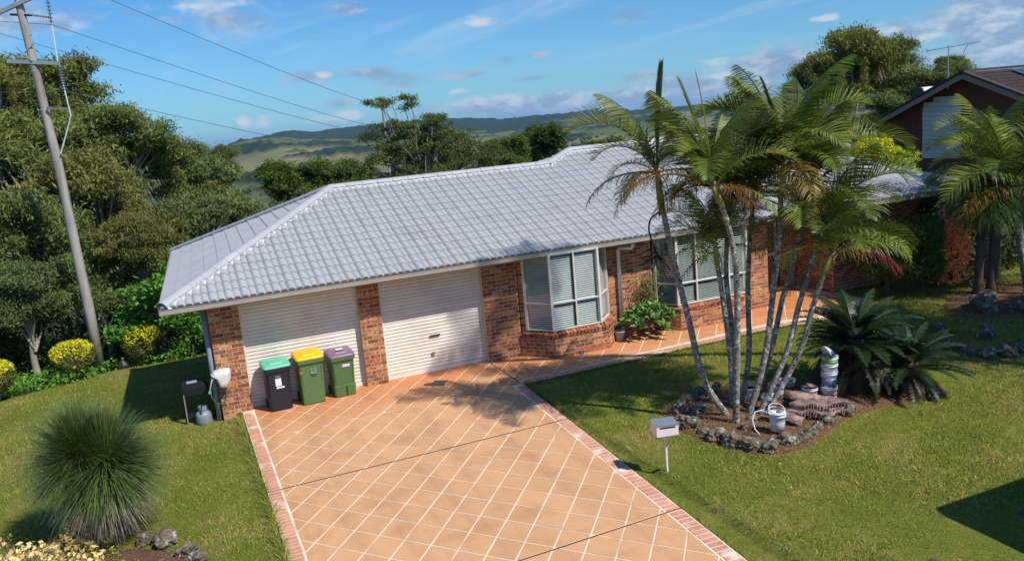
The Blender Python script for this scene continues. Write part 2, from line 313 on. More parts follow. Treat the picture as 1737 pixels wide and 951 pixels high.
def ground_mat():
    m = bpy.data.materials.new('lawn_ground'); m.use_nodes = True; t = m.node_tree; t.nodes.clear()
    o = N('ShaderNodeOutputMaterial', t); p = N('ShaderNodeBsdfPrincipled', t); p.inputs['Roughness'].default_value = .95; p.inputs['Specular IOR Level'].default_value = .1
    g = N('ShaderNodeNewGeometry', t); vec = g.outputs['Position']; gc = grass_color(t, vec)
    n2 = N('ShaderNodeTexNoise', t); n2.inputs['Scale'].default_value = 45; n2.inputs['Detail'].default_value = 6; n2.inputs['Roughness'].default_value = .7; L(vec, n2.inputs['Vector'], t)
    mr = N('ShaderNodeMapRange', t); mr.inputs[1].default_value = .35; mr.inputs[2].default_value = .7; L(n2.outputs['Fac'], mr.inputs[0], t)
    gc = MIX(mr.outputs[0], MIX(1., gc, (.32, .34, .28), t, 'MULTIPLY'), MIX(1., gc, (1.2, 1.16, 1.1), t, 'MULTIPLY'), t)
    s = N('ShaderNodeSeparateXYZ', t); L(vec, s.inputs[0], t)
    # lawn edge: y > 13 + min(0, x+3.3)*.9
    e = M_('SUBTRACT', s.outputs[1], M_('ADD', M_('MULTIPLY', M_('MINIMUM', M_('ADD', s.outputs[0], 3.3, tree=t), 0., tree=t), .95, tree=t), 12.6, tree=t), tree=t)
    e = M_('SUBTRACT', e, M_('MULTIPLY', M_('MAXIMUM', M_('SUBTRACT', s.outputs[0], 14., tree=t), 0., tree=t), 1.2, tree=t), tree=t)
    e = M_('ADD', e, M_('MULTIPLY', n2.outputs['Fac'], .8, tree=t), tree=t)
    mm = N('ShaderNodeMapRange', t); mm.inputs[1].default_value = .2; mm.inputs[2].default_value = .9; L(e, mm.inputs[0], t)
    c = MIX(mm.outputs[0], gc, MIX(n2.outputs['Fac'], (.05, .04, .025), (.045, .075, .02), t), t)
    L(c, p.inputs['Base Color'], t)
    b = N('ShaderNodeBump', t); b.inputs['Strength'].default_value = .8; b.inputs['Distance'].default_value = .03; L(n2.outputs['Fac'], b.inputs['Height'], t); L(b.outputs[0], p.inputs['Normal'], t)
    L(p.outputs[0], o.inputs[0], t); return m
gm = ground_mat()
tag(link('ground', gridmesh('ground', X, Y, Z, gm)), kind='structure')
def grass_mat():
    m = bpy.data.materials.new('grass_blade'); m.use_nodes = True; t = m.node_tree; t.nodes.clear()
    o = N('ShaderNodeOutputMaterial', t); p = N('ShaderNodeBsdfPrincipled', t); p.inputs['Roughness'].default_value = .6; p.inputs['Specular IOR Level'].default_value = .2
    g = N('ShaderNodeNewGeometry', t); c = grass_color(t, g.outputs['Position']); at = N('ShaderNodeAttribute', t); at.attribute_name = 'rnd'
    c = MIX(at.outputs['Fac'], MIX(1., c, (.42, .50, .36), t, 'MULTIPLY'), MIX(1., c, (1.75, 1.62, 1.5), t, 'MULTIPLY'), t)
    L(c, p.inputs['Base Color'], t); L(p.outputs[0], o.inputs[0], t); return m
GRASSM = grass_mat()
BED = [(7.30, -5.0), (7.05, -5.6), (7.1, -6.4), (7.25, -7.0), (7.5, -7.5), (7.9, -7.75), (8.4, -7.72), (9.1, -7.4), (9.9, -7.1), (10.6, -7.15), (11.4, -7.1), (12.0, -6.6), (12.0, -5.7), (11.2, -5.2), (10.2, -5.0), (9.2, -4.7), (8.6, -4.5), (8.0, -4.6)]
BEDL = [(-5.0, -4.6), (-3.2, -4.6), (-2.3, -4.75), (-1.5, -5.1), (-1.05, -5.5), (-.8, -6.1), (-.75, -7.5), (-5, -9)]
def inpoly(px, py, poly):
    c = np.zeros(px.shape, bool); n = len(poly)
    for i in range(n):
        x1, y1 = poly[i]; x2, y2 = poly[(i+1) % n]
        c ^= ((y1 > py) != (y2 > py)) & (px < (x2-x1)*(py-y1)/(y2-y1+1e-12)+x1)
    return c
def grass(n, x0, x1, y0, y1, h, wd, seed):
    r = np.random.default_rng(seed); x = r.uniform(x0, x1, n); y = r.uniform(y0, y1, n)
    k = ~inpoly(x, y, BED) & ~inpoly(x, y, BEDL) & ~((x > .35) & (x < 5.93) & (y < 9)) & ~((x > 5) & (x < 15.2) & (y > -2.02)) & ~((x > 0) & (x < 20) & (y > -.1) & (y < 8.8)) & ~((x > 6.9) & (y < -10.6))
    k &= (y < 12.6+np.minimum(x+3.3, 0)*.95)
    # patchy
    x, y = x[k], y[k]; n = len(x); z = T(x, y)
    a = r.uniform(0, 2*np.pi, n); hh = h*r.uniform(.5, 1.4, n); le = r.normal(0, .6, (n, 2))*hh[:, None]
    b = np.stack([x, y, z-.005], 1); s = np.stack([np.cos(a), np.sin(a), 0*a], 1)*wd*.5
    tip = b+np.stack([le[:, 0], le[:, 1], hh], 1)
    return np.stack([b-s, b+s, tip], 1), r.uniform(0, 1, n)
A = [grass(170000, 5.8, 17, -13.5, -1.6, .045, .010, 1), grass(60000, 15, 24, -9, 3, .05, .016, 2), grass(90000, -7, .5, -8.5, 3, .045, .010, 3), grass(40000, -9, 4, 3, 13, .045, .014, 4)]
def tufts(x, y, h, r):
    n = len(x); a = r.uniform(0, 2*np.pi, n); hh = h*r.uniform(.4, 1.5, n); le = r.normal(0, .8, (n, 2))*hh[:, None]; b = np.stack([x, y, T(x, y)-.005], 1); s = np.stack([np.cos(a), np.sin(a), 0*a], 1)*.006
    return np.stack([b-s, b+s, b+np.stack([le[:, 0], le[:, 1], hh], 1)], 1), r.uniform(0, .8, n)
rt = np.random.default_rng(77); yy = rt.uniform(-12, -.1, 9000); A.append(tufts(.355-abs(rt.normal(0, .03, 9000)), yy, .10, rt))
yy = rt.uniform(-12, -2, 11000); A.append(tufts(5.66-.0645*(-2.2-yy)+.275+abs(rt.normal(0, .03, 11000)), yy, .065, rt)); xx = rt.uniform(5.9, 15, 9000); A.append(tufts(xx, -2.02+(xx-5.9)*.024*(xx < 13.1)-abs(rt.normal(0, .03, 9000)), .05, rt))
tag(link('grass', quads('grass', np.concatenate([a[0] for a in A]), np.concatenate([a[1] for a in A]), GRASSM)), 'short green and browning lawn grass', 'grass', kind='stuff')

# ------------------------------------------------------------------ far country: valley, hills, sea
def az_of(u): return yaw+math.atan((u-868.5)/FPX)
def hor(u): return 272.3-(u-58.2)*.0879
def elv(u, v): return math.atan((hor(u)-v)/FPX*math.cos(math.atan((u-868.5)/FPX)))
R1 = [(-200, 300), (200, 285), (330, 268), (370, 256), (400, 247), (430, 241), (470, 233), (510, 229), (545, 233), (590, 234), (640, 232), (720, 236), (800, 234), (900, 230), (1000, 214), (1100, 200), (1300, 180), (1500, 170), (1737, 150), (2200, 110)]
R2 = [(-200, 315), (300, 275), (375, 253), (413, 244), (440, 237), (480, 228), (511, 221), (540, 221), (568, 222), (600, 217), (630, 213), (680, 207), (720, 206), (770, 201), (838, 199), (880, 200), (935, 194), (985, 191), (1036, 184), (1090, 187), (1150, 182), (1300, 168), (1500, 150), (1737, 130), (2200, 90)]
naz, nr = 640, 210
azs = np.linspace(R_(-25), R_(75), naz); rs = 300*np.power(14000/300, np.linspace(0, 1, nr))
def prof(tab, a):
    u = 868.5+FPX*np.tan(np.clip(a-yaw, -1.2, 1.2)); e = [elv(q[0], q[1]) for q in tab]; return np.interp(u, [q[0] for q in tab], e)
AZ, RR = np.meshgrid(azs, rs); e1 = prof(R1, azs)[None, :]; e2 = prof(R2, azs)[None, :]
base = -69.5
h1 = (CP.z+3300*np.tan(e1)-6-base); h2 = (CP.z+5600*np.tan(e2)-9-base)
f1 = np.exp(-((RR-3300)/750)**2); f2 = np.where(RR < 5600, np.exp(-((RR-5600)/1000)**2), np.exp(-((RR-5600)/3500)**2))
HX = CP.x+RR*np.sin(AZ); HY = CP.y+RR*np.cos(AZ)
nz = np.zeros_like(HX); nf = np.zeros_like(HX); nd = np.zeros_like(HX)
for j in range(nr):
    for i in range(naz):
        v = Vector((HX[j, i], HY[j, i], 0))
        nz[j, i] = mnoise.fractal(v*.0016, 1., 2., 4); nf[j, i] = mnoise.fractal(v*.0031+Vector((5, 3, 1)), .9, 2., 4); nd[j, i] = mnoise.noise(v*.023)+.8*mnoise.noise(v*.06)
seamask = sstep(R_(2), R_(-1.0), AZ-(yaw+math.atan((385-868.5)/FPX)))
H = base+np.maximum(h1*f1, 0)+(h2*f2-h1*f1*.0).clip(0)*(1-np.clip(f1*.9, 0, 1))+nz*9*np.clip(RR/2500, .3, 1)
H = np.maximum(H, base-2); hill = np.clip((H-base)/60, 0, 1)
forest = sstep(.04, .16, nf+hill*.35-.14+.75*f2-.18*f1-.30*sstep(2600, 1900, RR))
forest = np.maximum(forest, sstep(.62, .9, hill)*sstep(R_(2), R_(7), AZ-yaw+R_(12))*.95)
H = H+forest*(9+9*nd)
H = H*(1-seamask*sstep(2500, 4000, RR))+(base-6)*seamask*sstep(2500, 4000, RR)
def hills_mat():
    m = bpy.data.materials.new('hill_country'); m.use_nodes = True; t = m.node_tree; t.nodes.clear()
    o = N('ShaderNodeOutputMaterial', t); p = N('ShaderNodeBsdfPrincipled', t); p.inputs['Roughness'].default_value = 1.; p.inputs['Specular IOR Level'].default_value = 0.
    at = N('ShaderNodeAttribute', t); at.attribute_name = 'forest'; g = N('ShaderNodeNewGeometry', t); vec = g.outputs['Position']
    vo = N('ShaderNodeTexVoronoi', t); vo.inputs['Scale'].default_value = .0045; mp = N('ShaderNodeMapping', t); mp.inputs['Scale'].default_value = (1, .55, 0); mp.inputs['Rotation'].default_value = (0, 0, .4); L(vec, mp.inputs[0], t); L(mp.outputs[0], vo.inputs['Vector'], t)
    r = N('ShaderNodeValToRGB', t); cr = r.color_ramp
    for i, (p_, c_) in enumerate([(.1, S((86, 98, 60))), (.35, S((104, 108, 72))), (.55, S((160, 142, 106))), (.75, S((78, 100, 62))), (.9, S((102, 104, 68)))]):
        if i > 1: cr.elements.new(.5)
        cr.elements[i].position = p_; cr.elements[i].color = (*c_, 1)
    s = N('ShaderNodeSeparateColor', t); L(vo.outputs['Color'], s.inputs[0], t); L(s.outputs[0], r.inputs[0], t)
    n2 = N('ShaderNodeTexNoise', t); n2.inputs['Scale'].default_value = .02; n2.inputs['Detail'].default_value = 8; L(vec, n2.inputs['Vector'], t)
    past = MIX(n2.outputs['Fac'], r.outputs[0], S((92, 98, 66)), t)
    n3 = N('ShaderNodeTexNoise', t); n3.inputs['Scale'].default_value = .06; n3.inputs['Detail'].default_value = 4; L(vec, n3.inputs['Vector'], t)
    fo = MIX(n3.outputs['Fac'], (.008, .020, .012), (.030, .048, .024), t)
    L(MIX(at.outputs['Fac'], past, fo, t), p.inputs['Base Color'], t); L(p.outputs[0], o.inputs[0], t); return m
me = gridmesh('hills', HX, HY, H, hills_mat()); a = me.attributes.new('forest', 'FLOAT', 'POINT'); a.data.foreach_set('value', forest.reshape(-1).astype(np.float32))
tag(link('hills', me), kind='structure')
SEA = mat('sea_water', [(.02, .07, .13), (.03, .09, .15)], .001, .25)
b = MB(); n = 48
b.add([(0, 0, -77)]+[(45000*math.cos(2*math.pi*k/n), 45000*math.sin(2*math.pi*k/n), -77) for k in range(n)], [(0, 1+k, 1+(k+1) % n) for k in range(n)])
tag(b.build('sea', SEA), kind='structure')
# scattered paddock trees and forest edge on the valley floor
cs = []; rr = np.random.default_rng(11)
while len(cs) < 1500:
    a = rr.uniform(R_(0), R_(60)); q = rr.uniform(700**.5, 2600**.5)**2
    x, y = CP.x+q*math.sin(a), CP.y+q*math.cos(a)
    if mnoise.fractal(Vector((x, y, 7))*.006, .9, 2., 3) > .12+.10*rr.random(): cs.append((x, y, q))
ico = bmesh.new(); bmesh.ops.create_icosphere(ico, subdivisions=2, radius=1); iv = np.array([v.co[:] for v in ico.verts]); ifc = [[v.index for v in f.verts] for f in ico.faces]; ico.free()
tris = []
for x, y, q in cs:
    s = rr.uniform(3, 7); vv = iv*(1+.25*rr.normal(size=(len(iv), 1)))*np.array([s, s, s*.9])+np.array([x, y, -69.5+s*.6]); tris.append(vv[np.array(ifc)])
tris = np.concatenate(tris)
VALT = mat('far_tree', [(.022, .042, .014), (.055, .08, .026)], .1, .9, rnd=.2)
tag(link('valley_trees', quads('valley_trees', tris, np.repeat(rr.random(len(cs)), len(ifc)), VALT)), 'distant dark trees dotted over the valley paddocks', 'trees', kind='stuff')
# ------------------------------------------------------------------ driveway and path (stencilled concrete)
def clip(poly, a, b):          # keep left of a->b
    out = []; ax, ay = a; bx, by = b
    def sd(p): return (bx-ax)*(p[1]-ay)-(by-ay)*(p[0]-ax)
    for i in range(len(poly)):
        p, q = poly[i], poly[(i+1) % len(poly)]; sp_, sq = sd(p), sd(q)
        if sp_ >= 0: out.append(p)
        if (sp_ >= 0) != (sq >= 0):
            t = sp_/(sp_-sq); out.append((p[0]+(q[0]-p[0])*t, p[1]+(q[1]-p[1])*t))
    return out
def clipconv(poly, reg):
    for i in range(len(reg)):
        if len(poly) < 3: return []
        poly = clip(poly, reg[i], reg[(i+1) % len(reg)])
    return poly
def area(p): return abs(sum(p[i][0]*p[(i+1) % len(p)][1]-p[(i+1) % len(p)][0]*p[i][1] for i in range(len(p))))/2 if len(p) > 2 else 0
def inset(poly, d):
    n = len(poly); s = sum(poly[i][0]*poly[(i+1) % n][1]-poly[(i+1) % n][0]*poly[i][1] for i in range(n))
    if s < 0: poly = poly[::-1]
    out = list(poly)
    for i in range(n):
        a, b_ = poly[i], poly[(i+1) % n]; dx, dy = b_[0]-a[0], b_[1]-a[1]; l = math.hypot(dx, dy)
        if l < 1e-6: continue
        nx, ny = -dy/l*d, dx/l*d; out = clip(out, (a[0]+nx, a[1]+ny), (b_[0]+nx, b_[1]+ny))
        if len(out) < 3: return []
    return out
def prism(mb, poly, z0, z1, r=0.):
    n = len(poly); s = sum(poly[i][0]*poly[(i+1) % n][1]-poly[(i+1) % n][0]*poly[i][1] for i in range(n))
    if s < 0: poly = poly[::-1]
    vs = [(x, y, z0) for x, y in poly]+[(x, y, z1) for x, y in poly]
    mb.add(vs, [tuple(range(n, 2*n))]+[(i, (i+1) % n, n+(i+1) % n, n+i) for i in range(n)], r)
YR = lambda y: 5.66-.0645*(-2.2-y)            # inner right edge of the driveway
slab = MB()
prism(slab, [(.375, -14), (YR(-14)+.25, -14), (5.90, -2.0), (5.9, .35), (.375, .35)], -.3, -.006)
prism(slab, [(5.9, -2.0), (13.1, -1.83), (13.1, .5), (5.9, .35)], -.3, -.006)
prism(slab, [(13.1, -1.83), (15.2, -2.4), (16.2, -1.0), (16.2, 1.7), (13.1, 1.7)], -.3, -.006)
drive = tag(slab.build('driveway', STEN), kind='structure')
va, vb, O = (.297, .377), (.272, -.325), (1.04, -6.89)
regs = [[(.60, -4.46), (YR(-4.35), -4.34), (YR(-2.0), -2.0), (5.66, -1.9), (.60, -1.9)], [(.60, -1.9), (5.86, -1.9), (5.86, .32), (.60, .32)],
        [(.60, -8.60), (YR(-8.35), -8.36), (YR(-4.36), -4.36), (.60, -4.48)],
        [(.60, -14), (YR(-14), -14), (YR(-8.37), -8.38), (.60, -8.62)],
        [(5.88, -1.71), (13.1, -1.38), (13.1, .05), (5.88, .05)], [(13.1, -1.38), (15.0, -1.9), (15.7, -.9), (15.9, 1.5), (13.9, 1.5), (13.1, .05)]]
k = 0
for reg in regs:
    for i in range(-40, 60):
        for j in range(-60, 60):
            x0, y0 = O[0]+va[0]*i+vb[0]*j, O[1]+va[1]*i+vb[1]*j
            if not (-1 < x0 < 16.5 and -15 < y0 < 2): continue
            cell = [(x0, y0), (x0+vb[0], y0+vb[1]), (x0+va[0]+vb[0], y0+va[1]+vb[1]), (x0+va[0], y0+va[1])]
            c = clipconv(cell, reg)
            if area(c) < .004: continue
            c = inset(c, .0125)
            if area(c) < .002: continue
            m = MB(); prism(m, c, -.006, 0); m.build('paver', CONC, drive)
# border bricks: header course along both edges and the path
def border(p, q, wd, pitch, side):
    p, q = Vector((*p, 0)), Vector((*q, 0)); d = (q-p); l = d.length; d.normalize(); nrm = Vector((-d.y, d.x, 0))*side; n = int(l/pitch)
    for i in range(n):
        a = p+d*(i*pitch+.012); c = a+d*(pitch-.024)
        m = MB(); prism(m, [tuple((a+nrm*.014)[:2]), tuple((c+nrm*.014)[:2]), tuple((c+nrm*(wd-.02))[:2]), tuple((a+nrm*(wd-.02))[:2])], -.006, .001); m.build('border_brick', BORDER, drive)
border((.378, -.15), (.378, -9.6), .215, .112, 1)
border((YR(-2.0)+.01, -2.05), (YR(-11.2)+.01, -11.2), .225, .118, 1)
border((5.93, -1.985), (13.1, -1.83+.05), .26, .125, 1)
border((13.1, -1.78), (15.1, -2.3), .26, .125, 1)
jm = MB(); JM = mat('joint_filler', [(.035, .02, .015), (.05, .03, .02)], 10, .9)
jm.bar((.36, -4.47, -.001), (YR(-4.35)+.24, -4.35, -.001), .016, .006); jm.bar((.36, -8.61, -.001), (YR(-8.36)+.24, -8.37, -.001), .018, .006); jm.bar((5.87, 0, -.001), (5.875, -2.0, -.001), .018, .006)
jm.build('expansion_joint', JM, drive)
# oil stain
st = MB(); STAIN = mat('dark_stain', [(.02, .018, .018), (.05, .045, .04)], 12, .5)
pts = [(4.37+.24*math.cos(t)*(1+.3*math.sin(3*t)), -.78+.20*math.sin(t)*(1+.25*math.cos(5*t)), .0045) for t in [2*math.pi*i/28 for i in range(28)]]
st.add(pts, [tuple(range(28))]); st.build('oil_stain', STAIN, drive)
# dark street-side slab, lower right
pv = MB(); prism(pv, [(6.95, -11.3), (7.15, -10.98), (7.7, -10.85), (8.2, -10.75), (12, -10.6), (14, -14), (7, -14)], -.3, -.02)
tag(pv.build('pavement', mat('dark_paving', [S((62, 52, 48)), S((86, 74, 68))], 4, .85, .4, 30)), kind='structure')

# ------------------------------------------------------------------ house
house = thing('brick_house', 'low brick house with grey tiled hip roof and two cream roller garage doors', 'house', (0, 0, 0))
bricks = []          # (matrix)
mort = MB()
def brun(p, q, z0, n, depth=.11, skip=None, back=.0, flip=1, mortar=True):
    """running bond face from p to q (outward normal = right of p->q)"""
    p, q = Vector((*p, 0)), Vector((*q, 0)); d = q-p; l = d.length; d.normalize(); nr = Vector((d.y, -d.x, 0)); ang = math.atan2(d.y, d.x)
    for r in range(n):
        z = z0+r*.086+.038; x = -(.12 if r % 2 else 0)
        while x < l-.02:
            a, b_ = max(x, 0)+.0065, min(x+.24, l)-.0065
            if b_-a > .03 and not (skip and skip((a+b_)/2, z)):
                c = p+d*(a+b_)/2-nr*(depth/2+random.uniform(-.0015, .0015)); c.z = z
                bricks.append(Matrix.Translation(c) @ Matrix.Rotation(ang, 4, 'Z') @ Matrix.Diagonal((b_-a, depth, .0735, 1)))
            x += .24
    if mortar:
        c = p+d*l/2-nr*(depth/2+.006); h = n*.086; mort.box((c.x, c.y, z0+h/2), (l-.006, depth-.004+.007, h-.004), ang)
G1 = [(0, .597), (3.027, 3.509), (5.88, 6.73)]
brun((0, 0), (.597, 0), -.258, 31, .19); brun((3.027, 0), (3.509, 0), 0, 28, .19); brun((5.88, 0), (6.75, 0), 0, 28, .19)
brun((0, 8.2), (0, .2), -.258*6, 46)                       # left end wall
bay1 = [(6.70, -.02), (7.27, -.74), (8.64, -.78), (9.13, -.22), (9.13, 0)]
for i in range(4): brun(bay1[i], bay1[i+1], 0, 6)
brun((6.76, -.0), (6.90, -.17), .516, 22); brun((8.98, -.16), (9.14, 0), .516, 22)
brun((9.13, 0), (10.35, 0), 0, 28)
bay2 = [(10.33, 0), (10.75, -.60), (12.85, -.60), (13.25, -.02)]
for i in range(3): brun(bay2[i], bay2[i+1], 0, 6)
brun((13.2, 0), (13.9, 0), 0, 28); brun((13.9, 0), (13.9, 1.5), 0, 28)
brun((13.9, 1.5), (14.35, 1.5), 0, 28); brun((15.45, 1.5), (16.1, 1.5), 0, 28)
brun((16.1, 1.5), (16.1, 0), 0, 28); brun((16.1, 0), (20.0, 0), 0, 28); brun((20, 0), (20, 8.5), -.172, 30)
mort.box((10, 8.4, 0), (20, .1, 4.8)); 
wall = mort.build('wall', MORTAR, house)
bk = MB(); bk.box((0, 0, 0), (1, 1, 1)); bme = bk.mesh('brick', BRICK)
bricks.sort(key=lambda m: (m.translation-CP).length+(50 if m.translation.y > .15 or m.to_scale().x < .05 else 0))
for m in bricks[:290]: link('brick', bme, wall, m)
cube = np.array([[x, y, z] for z in (-.5, .5) for y in (-.5, .5) for x in (-.5, .5)]); fi = np.array([(0, 2, 3, 1), (4, 5, 7, 6), (0, 1, 5, 4), (2, 6, 7, 3), (0, 4, 6, 2), (1, 3, 7, 5)])
Vb = []
for m in bricks[290:]:
    a = np.array(m); Vb.append(((cube @ a[:3, :3].T)+a[:3, 3])[fi])
Vb = np.concatenate(Vb); rb = np.repeat(RNG.random(len(bricks)-290), 6)
tag(link('brick', quads('brick_rest', Vb, rb, BRICK), wall), kind='stuff')
# garage doors
def roller(x0, x1, y=.18, z1=2.32):
    b = MB(); b.box(((x0+x1)/2, y+.03, z1/2), (x1-x0, .02, z1)); b.box(((x0+x1)/2, y-.004, .045), (x1-x0-.01, .05, .085))
    d = b.build('garage_door', DOORM, house)
    n = 29; pt = (z1-.09)/n; prof = [(-.0005, 0), (.004, -.006), (.009, -.014), (pt*.35, -.020), (pt*.75, -.018), (pt-.007, -.012), (pt-.003, -.004), (pt-.0005, 0)]
    s = MB(); L_ = (x1-x0-.012)/2; s.add([(-L_, q, h) for h, q in prof]+[(L_, q, h) for h, q in prof], [(i, i+8, i+9, i+1) for i in range(7)]+[tuple(range(8)), tuple(range(15, 7, -1))]); sm = s.mesh('slat', DOORM)
    for i in range(n): link('slat', sm, d, Matrix.Translation(((x0+x1)/2, y+.004+random.uniform(-.001, .001), .09+i*pt)))
    return d
for x0, x1 in ((.597, 3.027), (3.509, 5.88)):
    d = roller(x0, x1)
    for x in (x0+.02, x1-.02): MB().box((x, .155, 1.16), (.04, .05, 2.32)).build('door_track', FRAME, d)
hb = MB(); hb.box((4.70, .138, .83), (.24, .02, .035)); hb.build('handle', BLACKP, d)
MB().box((4.62, .134, .42), (.07, .016, .07)).build('lock', mat('dull_metal', [(.3, .3, .3), (.4, .4, .4)], 5, .4, metal=.8), d)
lin = MB(); lin.box((3.2, .1, 2.37), (5.7, .12, .13)); lin.build('lintel', FASC, house)
# soffit, fascia, gutters
m = MB()
prism(m, [(-.72, -.52), (20.5, -.52), (20.5, .1), (0, .1), (0, 8.2), (-.4, 8.2)], 2.415, 2.43); prism(m, [(13.9, .1), (16.1, .1), (16.1, 1.55), (13.9, 1.55)], 2.415, 2.43)
m.build('soffit', SOFF, house)
m = MB(); m.box((9.9, -.535, 2.40), (21.3, .02, .13)); m.bar((-.755, -.52, 2.40), (-.43, 8.8, 2.40), .02, .13); m.build('fascia', FASC, house)
def gutter(p, q, nm='gutter'):
    p, q = Vector(p), Vector(q); d = (q-p).normalized(); nr = Vector((d.y, -d.x, 0))
    pr = [(0, .0), (.0, .095), (.012, .099), (.012, .008), (.1, .008), (.1, .085), (.118, .098), (.124, .104), (.118, .109), (.108, .100), (.108, .0)]
    pr = [(o, z) for o, z in pr]; n = len(pr); vs = [p+nr*o+Vector((0, 0, z)) for o, z in pr]+[q+nr*o+Vector((0, 0, z)) for o, z in pr]
    b = MB(); b.add(vs, [(i, (i+1) % n, n+(i+1) % n, n+i) for i in range(n)]+[tuple(range(n-1, -1, -1)), tuple(range(n, 2*n))]); return b.build(nm, GUT, house)
gutter((-.86, -.545, 2.372), (20.7, -.545, 2.372)); gutter((-.43, 8.9, 2.375), (-.76, -.55, 2.375)); gutter((20.6, -.6, 2.375), (20.6, 9.2, 2.375))
# roof: planes
ZE, TA = 2.475, .391
TH = math.atan(TA); AEX = -.84
def plane3(o, ux, pt_up):   # returns frame matrix: x along eave, y up slope, z normal
    ux = Vector(ux).normalized(); o = Vector(o); v = Vector(pt_up)-o; us = (v-ux*v.dot(ux)).normalized(); nz_ = ux.cross(us)
    m = Matrix.Identity(4)
    for i in range(3): m[i][0] = ux[i]; m[i][1] = us[i]; m[i][2] = nz_[i]; m[i][3] = o[i]
    return m
LIFT = .025
def tilemesh(n=5):
    tw, tl = .30, .355; top = []; vs = []; prof = []
    for r in range(2):
        for i in range(n):
            u = i/(n); prof.append((r*.15+.15*u, .002+.036*math.sin(math.pi*u)**.5 if u else -.014))
    prof.append((.30, -.014)); m = len(prof)
    for (yy, lift) in ((0, LIFT), (tl, .001)):
        for x, z in prof: vs.append((x, yy, z+lift))
    for x, z in prof: vs.append((x, .003, max(z-.016, -.004)+.002))
    for x, z in prof: vs.append((x, 0, z+LIFT))
    return vs, [(i, i+1, m+i+1, m+i) for i in range(m-1)]+[(2*m+i, 2*m+i+1, 3*m+i+1, 3*m+i) for i in range(m-1)]
TV, TF = tilemesh()
b = MB(); b.add(TV, TF); tme = b.mesh('roof_tile', ROOF, True)
ridge_pts = dict(A=(AEX, -.62, ZE), B=(-.47, 8.9, ZE), R=(3.40, 3.58, 4.12), V=(9.42, 3.58, 4.12), Q=(10.45, 4.28, 4.392), W=(15.7, 4.28, 4.392), C=(20.62, -.62, ZE), D=(20.62, 9.2, ZE))
rp = {k: Vector(v) for k, v in ridge_pts.items()}
under = MB(); dz = Vector((0, 0, -.02))
und = [('A', 'R', 'B'), ('A', 'C', 'W', 'Q', 'V', 'R'), ('W', 'C', 'D')]
for ks in und: under.add([rp[k]+dz for k in ks], [tuple(range(len(ks)))])
BK = [rp['B'], rp['R'], rp['V'], Vector((9.3, 8.9, ZE))]; under.add([q+dz for q in BK], [(0, 1, 2, 3)])
# left slope of the main roof behind the garage ridge, and the back slope
ML = [Vector((5.55, -.62, ZE)), rp['Q'], Vector((5.55, 9.2, ZE))]; under.add([q+dz for q in ML], [(0, 1, 2)])
under.add([q+dz for q in (ML[2], rp['Q'], rp['W'], rp['D'])], [(0, 1, 2, 3)])
roof = under.build('roof', ROOF, house)
full, cut = [], []
def poly_tiles(fr, poly, extra=None):
    """poly in world points, convex"""
    inv = fr.inverted(); P = [(inv @ q) for q in poly]; P = [(q.x, q.y) for q in P]
    s = sum(P[i][0]*P[(i+1) % len(P)][1]-P[(i+1) % len(P)][0]*P[i][1] for i in range(len(P)))
    if s < 0: P = P[::-1]
    xs_ = [q[0] for q in P]; ys_ = [q[1] for q in P]
    for j in range(0, int(max(ys_)/.323)+1):
        for i in range(int(math.floor(min(xs_)/.30)), int(max(xs_)/.30)+1):
            cell = [(i*.3, j*.323), (i*.3+.3, j*.323), (i*.3+.3, j*.323+.323), (i*.3, j*.323+.323)]; c = clipconv(cell, P); a_ = area(c)
            if a_ < .002: continue
            m = fr @ Matrix.Translation((i*.3, j*.323, random.uniform(0, .002))) @ Matrix.Rotation(random.gauss(0, .003), 4, 'Z')
            if a_ > .0965: full.append(m)
            else: cut.append((m, fr, P))
fF = plane3((AEX, -.62, ZE), (1, 0, 0), rp['R']); poly_tiles(fF, [rp['A'], Vector((9.36, -.62, ZE)), Vector((9.36, 3.58, 4.12)), rp['R']])
poly_tiles(fF, [Vector((9.36, -.62, ZE)), rp['C'], rp['W'], rp['Q'], Vector((9.36, 3.58, 4.12))])
dAB = (rp['A']-rp['B']); fL = plane3(rp['B'], dAB, rp['R']); poly_tiles(fL, [rp['B'], rp['A'], rp['R']])
fM = plane3((5.55, 9.2, ZE), (0, -1, 0), rp['Q']); poly_tiles(fM, [Vector((8.6, 3.4, ZE+3.05*TA)), rp['Q'], Vector((7.3, 7.45, ZE+1.75*TA)), Vector((6.9, 4.3, ZE+1.35*TA))])
fR = plane3(rp['C'], (0, 1, 0), rp['W']); poly_tiles(fR, [rp['C'], rp['D'], rp['W']])
full.sort(key=lambda m: (m.translation-CP).length)
for m in full[:290]: link('roof_tile', tme, roof, m)
TVa = np.array(TV); st = MB()
for m in full[290:]:
    st.add([m @ Vector(v) for v in TV], TF, random.random())
for m, fr, P in cut:
    bm = bmesh.new(); vv = [bm.verts.new(v) for v in TV]
    for f in TF: bm.faces.new([vv[i] for i in f])
    bmesh.ops.transform(bm, matrix=fr.inverted() @ m, verts=bm.verts)
    for i in range(len(P)):
        a, b_ = P[i], P[(i+1) % len(P)]; d = Vector((b_[0]-a[0], b_[1]-a[1], 0)).normalized(); nr = Vector((d.y, -d.x, 0))
        bmesh.ops.bisect_plane(bm, geom=bm.verts[:]+bm.edges[:]+bm.faces[:], plane_co=(a[0], a[1], 0), plane_no=nr, clear_outer=True)
    bmesh.ops.transform(bm, matrix=fr, verts=bm.verts); bm.verts.index_update()
    st.add([v.co[:] for v in bm.verts], [[v.index for v in f.verts] for f in bm.faces], random.random()); bm.free()
tag(st.build('roof_tile', ROOF, roof, smooth=True), kind='stuff')
